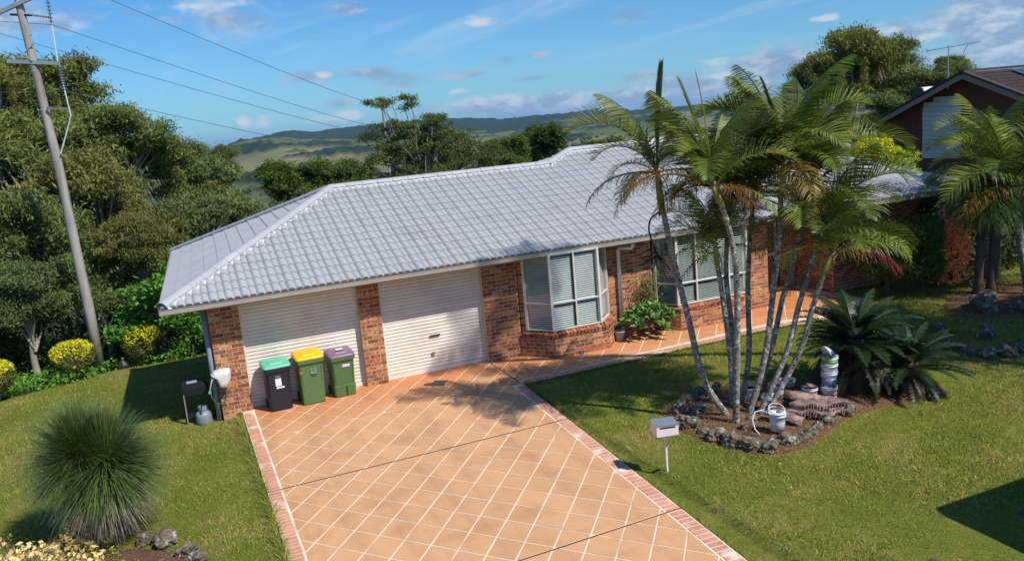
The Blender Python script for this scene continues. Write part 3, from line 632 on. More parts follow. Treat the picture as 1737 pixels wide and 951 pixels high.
# ridge and hip caps with bedding
def capmesh():
    b = MB(); n = 9; rings = []
    for (x, r_, t) in ((0, .128, .0), (.02, .130, 0), (.43, .112, 0)):
        rings.append([Vector((x, r_*math.cos(math.pi*k/(n-1)), r_*math.sin(math.pi*k/(n-1))*.72)) for k in range(n)])
    vs = [p for R in rings for p in R]; fs = [(i*n+k, i*n+k+1, (i+1)*n+k+1, (i+1)*n+k) for i in range(2) for k in range(n-1)]
    ins = [Vector((0, .112*math.cos(math.pi*k/(n-1)), .112*math.sin(math.pi*k/(n-1))*.68)) for k in range(n)]; m_ = len(vs); vs += ins
    fs += [(m_+k, m_+k+1, k+1, k) for k in range(n-1)]
    b.add(vs, fs); return b.mesh('ridge_cap', CAPM, True)
cme = capmesh(); bed = MB()
def caps(p, q, lift=.035):
    p, q = Vector(p), Vector(q); d = (q-p); l = d.length; d.normalize(); n = max(1, round(l/.39)); st_ = l/n
    y = Vector((0, 0, 1)).cross(d).normalized(); z = d.cross(y)
    for i in range(n):
        o = p+d*(i*st_-.02)+z*(lift+random.uniform(-.002, .002)); m = Matrix.Identity(4)
        for k in range(3): m[k][0] = d[k]; m[k][1] = y[k]; m[k][2] = z[k]; m[k][3] = o[k]
        m = m @ Matrix.Rotation(.018, 4, 'Y').inverted() @ Matrix.Diagonal((st_/.39, 1, 1, 1)); link('ridge_cap', cme, roof, m)
    # bedding: wavy wedge under the cap
    nn = int(l/.05); vs = []; fs = []
    for i in range(nn+1):
        c = p+d*(l*i/nn); wv = .148+.012*math.sin(i*2.1)
        for s_, zz_ in ((-1, -.045), (-.6, .06), (.6, .06), (1, -.045)): vs.append(c+y*(wv*s_)+z*(zz_+.0*lift))
    for i in range(nn):
        for k in range(3): fs.append((i*4+k, i*4+k+1, i*4+k+5, i*4+k+4))
    bed.add(vs, fs)
caps(rp['A']+Vector((.06, .05, .03)), rp['R']); caps(rp['R'], rp['V']); caps(rp['B'], rp['R']); caps(rp['V']-Vector((0, 0, 0)), rp['Q']); caps(rp['Q'], rp['W']); caps(rp['C'], rp['W']); caps(rp['D'], rp['W'])
bed.build('bedding', POINT, roof)
# soaker flashing strip
# downpipes
dp = MB(); dp.tube([(-.075, .10, 2.38), (-.075, .10, -.22)], .05, 10); dp.build('downpipe', GREYPIPE, house, True)
dp = MB(); dp.tube([(9.58, -.49, 2.38), (9.58, -.49, 2.27), (9.55, -.46, 2.22), (9.42, -.12, 2.2), (9.4, -.075, 2.15), (9.4, -.07, .02)], .047, 10)
o = dp.build('downpipe', WHITEP, house, True)
# windows
def window(pts, z0, z1, splits, midz, name='bay_window', sh=.028):
    fr = MB()
    for i, (x, y) in enumerate(pts): fr.box((x, y, (z0+z1)/2), (.06, .06, z1-z0), math.atan2(pts[min(i+1, len(pts)-1)][1]-pts[max(i-1, 0)][1], pts[min(i+1, len(pts)-1)][0]-pts[max(i-1, 0)][0]))
    panes = []
    for i in range(len(pts)-1):
        a, b_ = Vector((*pts[i], 0)), Vector((*pts[i+1], 0)); d = (b_-a); l = d.length; d.normalize(); ts = [0]+splits[i]+[1]
        for z in (z0+.02, z1-.02, midz): fr.bar(a+Vector((0, 0, z)), b_+Vector((0, 0, z)), .042, .036)
        for t in splits[i]: c = a+d*l*t; fr.box((c.x, c.y, (z0+z1)/2), (.034, .038, z1-z0), math.atan2(d.y, d.x))
        for k_ in range(len(ts)-1): panes.append((a+d*l*ts[k_], a+d*l*ts[k_+1]))
    w_ = fr.build(name, FRAME, house)
    for a, b_ in panes:
        d = (b_-a).normalized(); inn = Vector((-d.y, d.x, 0))
        for (za, zb) in ((z0+.03, midz-.015), (midz+.015, z1-.03)):
            g = MB(); aa, bb = a+d*.02+inn*.008, b_-d*.02+inn*.008
            g.add([(aa.x, aa.y, za), (bb.x, bb.y, za), (bb.x, bb.y, zb), (aa.x, aa.y, zb)], [(0, 1, 2, 3)]); g.build('pane', GLASS, w_)
        s = MB(); aa, bb = a+d*.028+inn*.06, b_-d*.028+inn*.06; z = z0+.05; pit_ = .05
        while z < z1-.04:
            s.add([(aa+inn*-.012+Vector((0, 0, z))), (bb+inn*-.012+Vector((0, 0, z))), (bb+inn*.012+Vector((0, 0, z+sh))), (aa+inn*.012+Vector((0, 0, z+sh)))][::1], [(0, 1, 2, 3)]); z += pit_
        tag(s.build('blind', BLIND, w_), kind='stuff')
    return w_
w1 = window([(6.86, -.14), (7.29, -.66), (8.50, -.68), (9.0, -.13)], .62, 2.41, [[], [.5], []], 1.26)
w2 = window([(10.43, -.03), (10.76, -.50), (12.82, -.50), (13.12, -.05)], .62, 2.41, [[], [.27, .74], []], 1.16, sh=.013)
def sills(pts, w_):
    sb = MB(); sb.box((0, 0, 0), (.074, .23, .10)); sm = sb.mesh('sill_brick', BRICK)
    for i in range(len(pts)-1):
        a, b_ = Vector((*pts[i], 0)), Vector((*pts[i+1], 0)); d = b_-a; l = d.length; d.normalize(); inn = Vector((-d.y, d.x, 0)); n = max(1, int(l/.086))
        for k_ in range(n):
            c = a+d*(l*(k_+.5)/n)+inn*.085; c.z = .545; link('sill_brick', sm, w_, Matrix.Translation(c) @ Matrix.Rotation(math.atan2(d.y, d.x), 4, 'Z') @ Matrix.Rotation(.32, 4, 'X'))
sills([(6.74, -.08), (7.27, -.74), (8.64, -.78), (9.1, -.25)], w1); sills([(10.38, -.08), (10.75, -.60), (12.85, -.60), (13.2, -.1)], w2)
# dark room behind windows
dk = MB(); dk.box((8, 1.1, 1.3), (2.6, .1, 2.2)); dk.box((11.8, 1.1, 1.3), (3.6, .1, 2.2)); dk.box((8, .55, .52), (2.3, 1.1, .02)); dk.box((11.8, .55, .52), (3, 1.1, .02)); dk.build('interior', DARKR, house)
# front door with diamond mesh screen
fd = MB(); fd.box((14.37, 1.47, 1.1), (.07, .1, 2.2)); fd.box((15.43, 1.47, 1.1), (.07, .1, 2.2)); fd.box((14.9, 1.47, 2.2), (1.1, .1, .08)); fd.box((14.9, 1.47, .03), (1.1, .12, .06))
TIM = mat('dark_timber', [S((70, 38, 28)), S((92, 52, 38))], 6, .5)
door = fd.build('front_door', TIM, house)
MB().box((14.9, 1.53, 1.12), (1.0, .04, 2.1)).build('door_leaf', TIM, door)
sc_ = MB(); [sc_.box((x, 1.44, 1.12), (.06, .035, 2.06)) for x in (14.46, 15.34)]; [sc_.box((14.9, 1.441, z), (.82, .034, .07)) for z in (.12, 1.05, 2.11)]; sc = sc_.build('screen_frame', FRAME, door)
g_ = MB()
for i in range(-22, 12):
    for s_ in (1, -1):
        x0 = 14.49+i*.1; seg = []
        for t in np.linspace(0, 1.9, 39):
            x = x0+t*.6 if s_ > 0 else x0+1.14-t*.6
            if 14.49 <= x <= 15.31: seg.append((x, 1.435+.004*s_, .16+t))
        if len(seg) > 1: g_.bar(seg[0], seg[-1], .007)
g_.build('diamond_grille', FRAME, door)
# step at porch
MB().box((14.9, 1.32, .06), (1.1, .25, .12)).build('door_step', BRICK, house)
# garden tap
# ------------------------------------------------------------------ wheelie bins
def bin_(x, y, h, w_, d_, bodyc, lidc, label, rz=0., kick=False):
    t = thing('wheelie_bin', label, 'bin', (x, y, 0), 'wheelie bins in front of the garage'); Mx = Matrix.Translation((x, y, 0)) @ Matrix.Rotation(rz, 4, 'Z')
    B = mat('bin_body_'+label[:9].replace(' ', '_'), [bodyc, tuple(c*1.12 for c in bodyc)], 9, .42, .05, 80, spec=.5); Ld = mat('bin_lid_'+lidc[0], [lidc[1], tuple(c*1.1 for c in lidc[1])], 6, .42, .04, 60, spec=.5)
    def T_(R): return [[Mx @ p for p in r] for r in R]
    b = MB(); kk = .30*h
    R = [rrect(w_*.40, d_*.36, .04, .012, 0, .02), rrect(w_*.41, d_*.37, .045, .03, 0, .02)]
    if kick: R += [rrect(w_*.435, d_*.395, .045, .24, 0, .015), rrect(w_*.415, d_*.375, .045, .25, 0, .02)]
    R += [rrect(w_*.445, d_*.42, .05, h*.83, 0, .01), rrect(w_*.45, d_*.425, .05, h*.86, 0, .0), rrect(w_*.49, d_*.48, .05, h*.865), rrect(w_*.5, d_*.49, .05, h*.93), rrect(w_*.5, d_*.49, .05, h*.945)]
    b.loft(T_(R)); body = b.build('body', B, t)
    # recessed front panel lines
    pn = MB()
    for s_ in (-1, 1): pn.bar(Mx @ Vector((s_*w_*.33, -d_*.352, .3)), Mx @ Vector((s_*w_*.37, -d_*.415, h*.78)), .012, .01)
    pn.build('panel_rib', B, t)
    if kick:
        q = MB(); q.bar(Mx @ Vector((.03, -d_*.385, .03)), Mx @ Vector((.03, -d_*.398, .24)), .012, .012); q.build('moulded_seam', BLACKP, t)
    l = MB(); sl = lambda y_: h*.95+.055*(y_/d_+.5)
    R = []
    for (k_, zz_) in ((.505, -.012), (.515, .0), (.505, .022), (.46, .042), (.30, .052), (.1, .055)):
        r = rrect(w_*k_, d_*k_*.98, .07*min(1, k_*2), 0); [setattr(p, 'z', sl(p.y)+zz_) for p in r]; R.append(r)
    l.loft(T_(R)); lid = l.build('lid', Ld, t, True)
    g = MB(); r1 = rrect(w_*.27, d_*.24, .03, 0, 0, -.03*1); r2 = [p.copy() for p in rrect(w_*.25, d_*.22, .03, 0, 0, -.03)]
    for p in r1: p.z = sl(p.y)+.048
    for p in r2: p.z = sl(p.y)+.064
    g.loft(T_([r1, r2])); g.build('lid_panel', Ld, lid)
    hb = MB(); hb.tube([Mx @ Vector(q) for q in ((-w_*.36, d_*.47, h*.95), (-w_*.36, d_*.56, h*.97), (w_*.36, d_*.56, h*.97), (w_*.36, d_*.47, h*.95))], .014, 7); hb.build('handle', B, t)
    hg = MB(); [hg.box(None, (.05, .05, .05), mtx=Mx @ Matrix.Translation((s_*w_*.33, d_*.49, h*1.0))) for s_ in (-1, 1)]; hg.build('hinge', Ld, lid)
    for s_ in (-1, 1):
        wm = Mx @ Matrix.Translation((s_*w_*.41, d_*.42, .10)) @ Matrix.Rotation(R_(90), 4, 'Y'); q = MB(); q.lathe([(.03, -.025), (.10, -.025), (.10, .025), (.03, .025)], n=18, mtx=wm); q.build('wheel', BLACKP, t)
    a = MB(); a.bar(Mx @ Vector((-w_*.41, d_*.42, .1)), Mx @ Vector((w_*.41, d_*.42, .1)), .025); a.build('axle', BLACKP, t)
    return t, Mx, body
def sticker(t, Mx, x, z, w_, h, y, m, tilt=.05, nm='sticker'):
    b = MB(); b.box(None, (w_, .004, h), mtx=Mx @ Matrix.Translation((x, y, z)) @ Matrix.Rotation(-tilt, 4, 'X')); return b.build(nm, m, t)
STW = mat('sticker_white', [S((225, 228, 232)), S((205, 208, 214))], 18, .5); STD = mat('sticker_dark', [(.03, .035, .03), (.08, .09, .08)], 60, .5); STG = mat('sticker_grey', [S((150, 170, 160)), S((90, 110, 100))], 60, .5)
STP = mat('sticker_pink', [S((226, 205, 226)), S((206, 170, 214))], 16, .5); STR = mat('reflector_red', [(.6, .08, .03), (.7, .1, .04)], 5, .3); STS = mat('sticker_silver', [S((120, 124, 128)), S((66, 68, 72))], 50, .4)
def recycle(t, Mx, x, z, y, r):
    b = MB()
    for k_ in range(3):
        a0 = R_(90+120*k_+12); a1 = R_(90+120*k_+96); p0 = Vector((x+r*math.cos(a0), y, z+r*math.sin(a0))); p1 = Vector((x+r*math.cos(a1), y, z+r*math.sin(a1)))
        b.bar(Mx @ p0, Mx @ p1, .004, .012)
        d = (p1-p0).normalized(); b.add([Mx @ (p1+d*.018), Mx @ (p1+Vector((-d.z, 0, d.x))*.014), Mx @ (p1-Vector((-d.z, 0, d.x))*.014)], [(0, 1, 2)])
    b.build('recycling_mark', STD, t)
h1 = bin_(1.13, -.26, .98, .55, .56, (.012, .016, .028), ('mint', S((98, 186, 150))), 'dark navy wheelie bin with mint green lid, nearest the left garage pillar', .05)
sticker(h1[0], h1[1], -.01, .62, .12, .17, -.222, STW, .06); sticker(h1[0], h1[1], -.01, .735, .11, .05, -.232, STS, .06); sticker(h1[0], h1[1], .02, .50, .16, .035, -.2175, STW, .06)
h2 = bin_(1.80, -.25, 1.04, .57, .60, (.085, .165, .055), ('yellow', S((232, 186, 8))), 'mid green wheelie bin with yellow lid, standing between the other two', .04)
sticker(h2[0], h2[1], .04, .72, .105, .115, -.2475, STG, .05); sticker(h2[0], h2[1], .04, .635, .11, .045, -.2425, STD, .05); recycle(h2[0], h2[1], .04, .73, -.2525, .028); sticker(h2[0], h2[1], -.215, .72, .04, .065, -.2475, STR, .05)
h3 = bin_(2.47, -.18, .93, .55, .55, (.075, .15, .05), ('purple', S((124, 100, 124))), 'shorter green wheelie bin with dusty purple lid beside the middle brick pillar', .06, True)
sticker(h3[0], h3[1], .06, .68, .16, .055, -.2235, STP, .06); q = MB(); q.box(None, (.15, .10, .004), mtx=h3[1] @ Matrix.Translation((.0, -.02, .955+.005)) @ Matrix.Rotation(.1, 4, 'X') @ Matrix.Translation((0, 0, .043))); q.build('lid_sticker', STW, h3[0])

# ------------------------------------------------------------------ letterbox
t = thing('letterbox', 'small pinkish white metal letterbox on a thin post beside the driveway border', 'letterbox', (6.02, -7.23, -.04))
PK = mat('letterbox_paint', [S((222, 204, 202)), S((232, 216, 214))], 6, .5, rnd=0); GL = mat('galvanised_lid', [S((150, 158, 166)), S((176, 184, 190))], 9, .35, metal=.5)
zr = .62; Mx = Matrix.Translation((6.0, -7.25, zr)) @ Matrix.Rotation(R_(-14), 4, 'Z')
MB().box(None, (.028, .028, .70), mtx=Matrix.Translation((6.02, -7.23, zr-.35))).build('post', PK, t)
b = MB(); b.box(None, (.34, .30, .16), mtx=Mx @ Matrix.Translation((0, 0, .08))); bx = b.build('box', PK, t)
b = MB(); b.box(None, (.36, .32, .012), mtx=Mx @ Matrix.Translation((0, 0, .172))); b.build('lid', GL, t)
b = MB(); b.box(None, (.24, .006, .022), mtx=Mx @ Matrix.Translation((0, -.152, .135))); b.build('slot', BLACKP, bx)

# ------------------------------------------------------------------ hose reel, barbecue, gas cylinder, pot
t = thing('hose_reel', 'white rounded hose reel mounted on the left corner of the brick wall', 'hose reel', (.07, -.1, .83))
out = [(-.20, .10), (-.14, .155), (-.03, .185), (.10, .185), (.18, .165), (.19, .12), (.175, .0), (.13, -.12), (.06, -.19), (0, -.20), (-.06, -.17), (-.08, -.10), (-.12, .02)]
b = MB(); rings = []
for (y, k_) in ((-.30, .55), (-.285, .78), (-.25, .93), (-.19, 1.), (-.07, 1.), (-.03, .96), (-.01, .85)): rings.append([Vector((.08+x*k_, y, .83+z*k_)) for x, z in out])
b.loft(rings); b.build('casing', mat('aged_white_plastic', [S((196, 194, 188)), S((216, 214, 208)), S((180, 178, 170))], 9, .5, .1, 30), t)
b = MB(); b.box((.02, .03, .80), (.06, .1, .2)); b.box((-.07, -.16, .88), (.05, .2, .05)); b.build('bracket', GREYPIPE, t)
b = MB(); b.tube([(-.11, -.28, .88), (-.14, -.30, .80), (-.17, -.31, .70), (-.19, -.31, .64)], .013, 7); b.build('hose', mat('hose_beige', [S((180, 160, 130)), S((200, 180, 150))], 9, .5), t, True)
b = MB(); b.tube([(-.185, -.31, .66), (-.20, -.31, .60)], [.02, .026], 8); b.build('connector', mat('mint_plastic', [S((110, 170, 140)), S((120, 180, 150))], 9, .5), t)
b = MB(); b.tube([(.1, -.05, .66), (.13, -.05, .5), (.1, -.06, .34), (.0, -.07, .28), (-.1, -.07, .3), (-.17, -.06, .45), (-.16, -.06, .62)], .011, 6); b.build('supply_hose', mat('hose_green', [S((80, 90, 70)), S((96, 104, 84))], 9, .5), t, True)
t = thing('barbecue', 'black metal barbecue stand in the shade beside the left corner wall', 'barbecue', (-.45, .55, -.18))
b = MB(); [b.bar((x, y, -.2), (x, y, .5), .03) for x in (-.68, -.22) for y in (.32, .8)]; b.build('leg', BLACKP, t)
BB = mat('black_steel', [(.01, .01, .012), (.018, .018, .02)], 9, .35)
b = MB(); b.loft([rrect(.26, .27, .03, z, -.45, .56) for z in (.46, .58)]); b.build('firebox', BB, t)
b = MB(); b.loft([[Vector((p.x, p.y, .585+h_)) for p in rrect(.25*k_, .26*k_, .05, 0, -.45, .56)] for h_, k_ in ((0, 1), (.08, .95), (.12, .7))]); b.build('hood', BB, t)
MB().box((-.45, .55, -.02), (.46, .46, .02)).build('shelf', BB, t)
MB().bar((-.69, .30, -.18), (-.69, .30, .5), .02).build('side_rail', mat('bare_timber', [S((140, 120, 100)), S((160, 140, 120))], 9, .7), t)
tag(MB().box((-.50, .42, .715), (.2, .12, .02)).build('tray', mat('foil', [S((150, 155, 175)), S((170, 175, 190))], 9, .35)), 'pale metal tray lying on top of the black barbecue', 'tray')
t = thing('gas_cylinder', 'grey rounded gas cylinder standing on grass under the barbecue', 'gas cylinder', (-.37, .2, -.18)); GC = mat('cylinder_paint', [S((120, 128, 134)), S((138, 146, 150))], 9, .4)
MB().lathe([(.10, 0), (.12, .02), (.12, .03), (.15, .06), (.16, .12), (.16, .24), (.15, .29), (.11, .33), (.04, .35), (.03, .355)], (-.37, .18, -.2), 20).build('tank', GC, t, True)
MB().lathe([(.085, .35), (.09, .36), (.09, .44), (.075, .445), (.075, .36)], (-.37, .18, -.2), 14).build('collar', GC, t); MB().lathe([(.02, .35), (.02, .41), (.035, .42), (.035, .44)], (-.37, .18, -.2), 8).build('valve', mat('brass', [S((150, 120, 60)), S((160, 130, 70))], 9, .4, metal=.7), t)
t = thing('plant_pot', 'plain grey pot beside the white downpipe and leafy bush', 'pot', (9.08, -.38, 0))
MB().lathe([(.085, .0), (.12, .22), (.135, .23), (.135, .26), (.12, .26), (.105, .2)], (9.12, -.40, 0), 22).build('pot', mat('pot_grey', [S((138, 144, 152)), S((156, 162, 168))], 9, .6), t, True)
MB().lathe([(.01, .19), (.108, .19)], (9.12, -.40, 0), 22).build('soil', mat('soil', [(.03, .022, .016), (.055, .04, .03)], 20, .95, .5, 40), t)

# ------------------------------------------------------------------ power pole and wires
t = thing('power_pole', 'tall weathered wooden power pole at the lawn edge with steel crossarms', 'power pole', (-3.32, 12.97, -1.35))
POLE = mat('weathered_pole', [S((128, 120, 112)), S((164, 158, 150)), S((108, 100, 94))], 2.2, .85, .35, 18, stretch=(1, 1, .15))
b = MB(); b.tube([(-3.32, 12.97, -1.5), (-3.33, 12.97, .5), (-3.38, 12.99, 2.2), (-3.44, 13.01, 5.0), (-3.58, 13.06, 8.0), (-3.7, 13.11, 10.3), (-3.76, 13.13, 11.6)], [.165, .16, .155, .145, .125, .115, .11], 14); b.build('pole_shaft', POLE, t, True)
GALV = mat('galvanised_steel', [S((150, 156, 164)), S((178, 184, 190))], 5, .4, metal=.4)
b = MB(); b.bar((-4.75, 13.38, 9.85), (-2.6, 12.55, 10.62), .1, .12); b.build('crossarm', GALV, t)
b = MB(); b.bar((-4.33, 13.25, 8.56), (-2.86, 12.70, 8.36), .10, .11); b.build('crossarm', GALV, t)
b = MB(); b.bar((-3.45, 12.85, 7.04), (-2.86, 12.70, 6.97), .07, .08); b.build('crossarm', mat('brown_arm', [S((110, 96, 88)), S((130, 116, 108))], 5, .7), t)
b = MB(); b.bar((-3.62, 12.9, 8.5), (-4.0, 13.15, 8.95), .03); b.bar((-3.5, 12.9, 9.0), (-3.75, 13.0, 8.8), .03); b.build('brace', GALV, t)
PORC = mat('insulator_porcelain', [S((96, 104, 118)), S((140, 148, 160))], 8, .25, spec=.7)
def insul(p, q, n, r_):
    p, q = Vector(p), Vector(q); d = q-p; m = Matrix.Translation(p) @ d.to_track_quat('Z', 'Y').to_matrix().to_4x4(); l = d.length; pr = [(.018, 0)]
    for i in range(n): z = l*(i+.3)/n; pr += [(.02, z), (r_, z+l/n*.25), (r_*.9, z+l/n*.35), (.022, z+l/n*.42)]
    b = MB(); b.lathe(pr+[(.018, l)], n=10, mtx=m); b.build('insulator', PORC, t)
insul((-2.86, 12.70, 10.6), (-2.88, 12.79, 9.6), 9, .075); insul((-2.86, 12.72, 8.3), (-2.85, 12.78, 7.55), 9, .085)
b = MB(); b.bar((-4.0, 13.2, 9.94), (-3.4, 12.95, 9.86), .06); b.build('insulator_base', BLACKP, t); insul((-3.5, 12.95, 9.90), (-2.9, 12.8, 9.76), 8, .05)
WIRE = mat('aluminium_wire', [S((88, 92, 98)), S((96, 100, 106))], 5, .5); RIS = mat('pale_conduit', [S((196, 198, 200)), S((210, 212, 214))], 5, .4)
b = MB(); b.tube([(-2.88, 12.79, 9.52), (-2.9, 12.74, 8.4), (-2.85, 12.74, 7.5), (-2.81, 12.74, 6.75), (-2.95, 12.78, 6.4), (-3.30, 12.83, 5.6)], .022, 6); b.build('riser_cable', RIS, t)
b = MB(); [b.lathe([(r_, -.02), (r_, .02)], (x, y, z), 14) for x, y, z, r_ in ((-3.64, 13.09, 9.3, .128), (-3.6, 13.07, 8.2, .133), (-3.55, 13.05, 7.0, .139), (-3.46, 13.02, 5.4, .15), (-3.4, 13.0, 3.4, .157))]; b.build('steel_band', GALV, t)
def wire(pts, label, r_=.014):
    pts = [Vector(p) for p in pts]; out_ = []
    for i in range(len(pts)-1):
        sag = .0
        for k_ in range(12): out_.append(pts[i].lerp(pts[i+1], k_/12))
    out_.append(pts[-1])
    # smooth the span with a Catmull pass
    for i, q in enumerate(out_[-13:]): t_ = i/12; q.z -= .9*4*t_*(1-t_)*.5
    for _ in range(0): out_ = [out_[0]]+[(out_[i-1]+out_[i]*2+out_[i+1])/4 for i in range(1, len(out_)-1)]+[out_[-1]]
    rad = [max(.009, min(.05, (p-CP).length*.00028)) for p in out_]
    b = MB(); b.tube(out_, rad, 5); tag(b.build('power_line', WIRE), label, 'power line', 'overhead power lines')
wire([(-30, 24, 13.5), (-5.33, 13.77, 9.93), (-2.88, 12.79, 9.54), (40.7, 145.9, 5.8)], 'upper middle power line leaving the long insulator on the pole')
wire([(-30, 24, 15.), (-5.36, 13.78, 9.81), (40.7, 146.1, 4.2)], 'power line passing behind the pole below the upper crossarm')
wire([(-30, 24, 8.5), (-5.76, 13.94, 7.73), (-2.85, 12.78, 7.51), (40.7, 146.2, .6)], 'lowest power line, held by the lower insulator string')
wire([(-12, -2, 14.), (-1.30, 20.77, 11.49), (40.7, 145.7, 10.0)], 'highest thin power line crossing the open sky')
t = thing('distant_power_pole', 'far wooden pole hidden behind the tall open gum tree', 'power pole', (40.8, 146, -20))
b = MB(); b.tube([(40.8, 146, -40), (40.8, 146, 10.2)], [.3, .2], 8); b.build('pole_shaft', POLE, t); MB().box((40.8, 146, 5.8), (2.4, .15, .15)).build('crossarm', GALV, t)
# ------------------------------------------------------------------ garden beds, rocks
SOIL = mat('mulch_soil', [S((74, 52, 38)), S((112, 82, 58)), S((88, 64, 46)), S((140, 108, 78))], 7, .95, .8, 45)
def bedmesh(name, poly, h, lab=None):
    cx = sum(p[0] for p in poly)/len(poly); cy = sum(p[1] for p in poly)/len(poly); vs = []; fs = []; n = len(poly)
    rings = [(1, -.02), (.93, h*.6), (.6, h), (.3, h*1.05)]
    for k_, z in rings:
        for x, y in poly: xx, yy = cx+(x-cx)*k_, cy+(y-cy)*k_; vs.append((xx, yy, Tz(xx, yy)+z+.015*mnoise.noise(Vector((xx*3, yy*3, 0)))))
    vs.append((cx, cy, Tz(cx, cy)+h)); 
    for r in range(3): fs += [(r*n+i, r*n+(i+1) % n, (r+1)*n+(i+1) % n, (r+1)*n+i) for i in range(n)]
    fs += [(3*n+i, 3*n+(i+1) % n, 4*n) for i in range(n)]
    b = MB(); b.add(vs, fs); return tag(b.build(name, SOIL, None, True), kind='structure')
bedmesh('palm_garden_bed', BED, .05); bedmesh('corner_garden_bed', BEDL, .04)
BEDR = [(16.2, -4.0), (17, -4.7), (18.2, -4.6), (20, -4.2), (20.4, -2.6), (18.5, -1.9), (16.8, -2.8)]
bedmesh('side_garden_bed', BEDR, .05)
def chips(poly, n, h, seed, m, size=.035):
    r = np.random.default_rng(seed); xs_ = [p[0] for p in poly]; ys_ = [p[1] for p in poly]
    x = r.uniform(min(xs_), max(xs_), n); y = r.uniform(min(ys_), max(ys_), n); k = inpoly(x, y, poly); x, y = x[k], y[k]
    C = np.stack([x, y, T(x, y)+h+.015+r.uniform(0, .02, len(x))], 1); Q = leafquads(C, size, size*.45, 0, 0, r); Q[:, :, 2] = C[:, None, 2]+(Q[:, :, 2]-C[:, None, 2])*.3
    return Q, r.random(len(x))
CHIP = mat('leaf_litter', [S((134, 100, 66)), S((196, 156, 112)), S((110, 80, 54)), S((214, 180, 138))], 9, .9, rnd=.4)
Q = [chips(BED, 15000, .05, 5, CHIP), chips(BEDL, 3500, .04, 6, CHIP), chips(BEDR, 2500, .05, 8, CHIP, .05), chips([(7.0, -8.0), (9.6, -7.8), (12, -7.4), (11, -7), (9, -7.3), (7.6, -7.6)], 500, 0, 9, CHIP), chips([(6, -13), (16, -12), (14, -2.2), (6.2, -2.2)], 260, .04, 10, CHIP, .07), chips([(.6, -10), (5, -10), (5.5, .1), (.6, .1)], 70, -.012, 12, CHIP, .045), chips([(5.9, -1.6), (13, -1.3), (13, 0), (5.9, 0)], 90, -.012, 14, CHIP, .045)]
tag(link('leaf_litter', quads('leaf_litter', np.concatenate([q[0] for q in Q]), np.concatenate([q[1] for q in Q]), CHIP)), 'dry brown leaf litter and bark chips over the beds', 'leaf litter', kind='stuff')
ROCK = mat('lava_rock', [S((84, 74, 60)), S((122, 110, 92)), S((78, 68, 56)), S((158, 150, 134))], 9, .95, .9, 40, rnd=.12, speck=(11, S((160, 160, 150)), .56, .66))
rms = []
for k in range(4):
    bm = bmesh.new(); bmesh.ops.create_icosphere(bm, subdivisions=4, radius=1)
    for v in bm.verts:
        o = Vector((k*7, 3, 1)); v.co *= 1+.55*mnoise.noise(v.co*1.1+o)+.30*mnoise.noise(v.co*2.6+o)+.16*mnoise.noise(v.co*6+o)+.08*mnoise.noise(v.co*13+o)
    me = bpy.data.meshes.new('rock'); bm.to_mesh(me); bm.free(); me.materials.append(ROCK); me.polygons.foreach_set('use_smooth', [True]*len(me.polygons)); rms.append(me)
def rock(x, y, s, label, group, k):
    rg = random.Random(k*13+int(x*10)); s *= .66*rg.uniform(.75, 1.25); m = Matrix.Translation((x, y, Tz(x, y)+s*.22+.03)) @ Matrix.Rotation(rg.uniform(0, 6.28), 4, 'Z') @ Matrix.Rotation(rg.uniform(-.3, .3), 4, 'X') @ Matrix.Diagonal((s*rg.uniform(.55, .72), s*rg.uniform(.45, .6), s*rg.uniform(.42, .6), 1))
    tag(link('rock', rms[k % 4], None, m), label, 'rock', group)
ORD = ['first', 'second', 'third', 'fourth', 'fifth', 'sixth', 'seventh', 'eighth', 'ninth', 'tenth', 'eleventh', 'twelfth', 'thirteenth', 'fourteenth', 'fifteenth', 'sixteenth', 'seventeenth', 'eighteenth', 'nineteenth', 'twentieth', 'twenty-first', 'twenty-second']
edge = [(8.42, -4.67, .26), (8.15, -4.87, .30), (7.89, -4.96, .26), (7.65, -5.12, .24), (7.48, -5.38, .26), (7.37, -5.69, .28), (7.32, -6.0, .30), (7.32, -6.33, .28), (7.39, -6.62, .30), (7.42, -6.95, .32), (7.58, -7.25, .36), (7.80, -7.46, .38), (8.12, -7.47, .34), (8.42, -7.46, .28), (8.7, -7.36, .30), (8.97, -7.21, .26), (9.24, -7.12, .30), (9.5, -7.02, .27), (9.75, -6.96, .30), (9.97, -6.9, .27)]
for i, (x, y, s) in enumerate(edge): rock(x, y, s, 'rough grey rock, %s clockwise along the palm bed edge starting behind the leaning palm' % ORD[i].replace('clockwise', ''), 'rocks edging the palm garden bed', i)
for x, y, s, l in ((7.78, -5.55, .36, 'smooth pale grey boulder left of the leaning palm foot inside the bed'), (7.95, -6.62, .24, 'small brown rock beside the front palm foot'), (8.30, -6.35, .26, 'brown rock between the front palm and the white open bucket'), (8.8, -4.66, .26, 'dark rock at the back of the palm bed'), (8.62, -4.9, .2, 'small dark rock at the back rim of the palm bed')): rock(x, y, s, l, None, int(x*100))
edge2 = [(15.0, -4.4, .36), (14.55, -4.9, .40), (14.15, -5.45, .44), (14.05, -5.85, .4), (14.17, -6.2, .44), (14.5, -6.4, .46), (14.85, -6.42, .36), (15.25, -6.35, .42), (15.65, -6.4, .46), (16.1, -6.4, .36), (16.6, -6.35, .4)]
for i, (x, y, s) in enumerate(edge2): rock(x, y, s, 'mottled rock, %s along the curved rim of the right garden bed' % ORD[i], 'rocks edging the right garden bed', i+3)
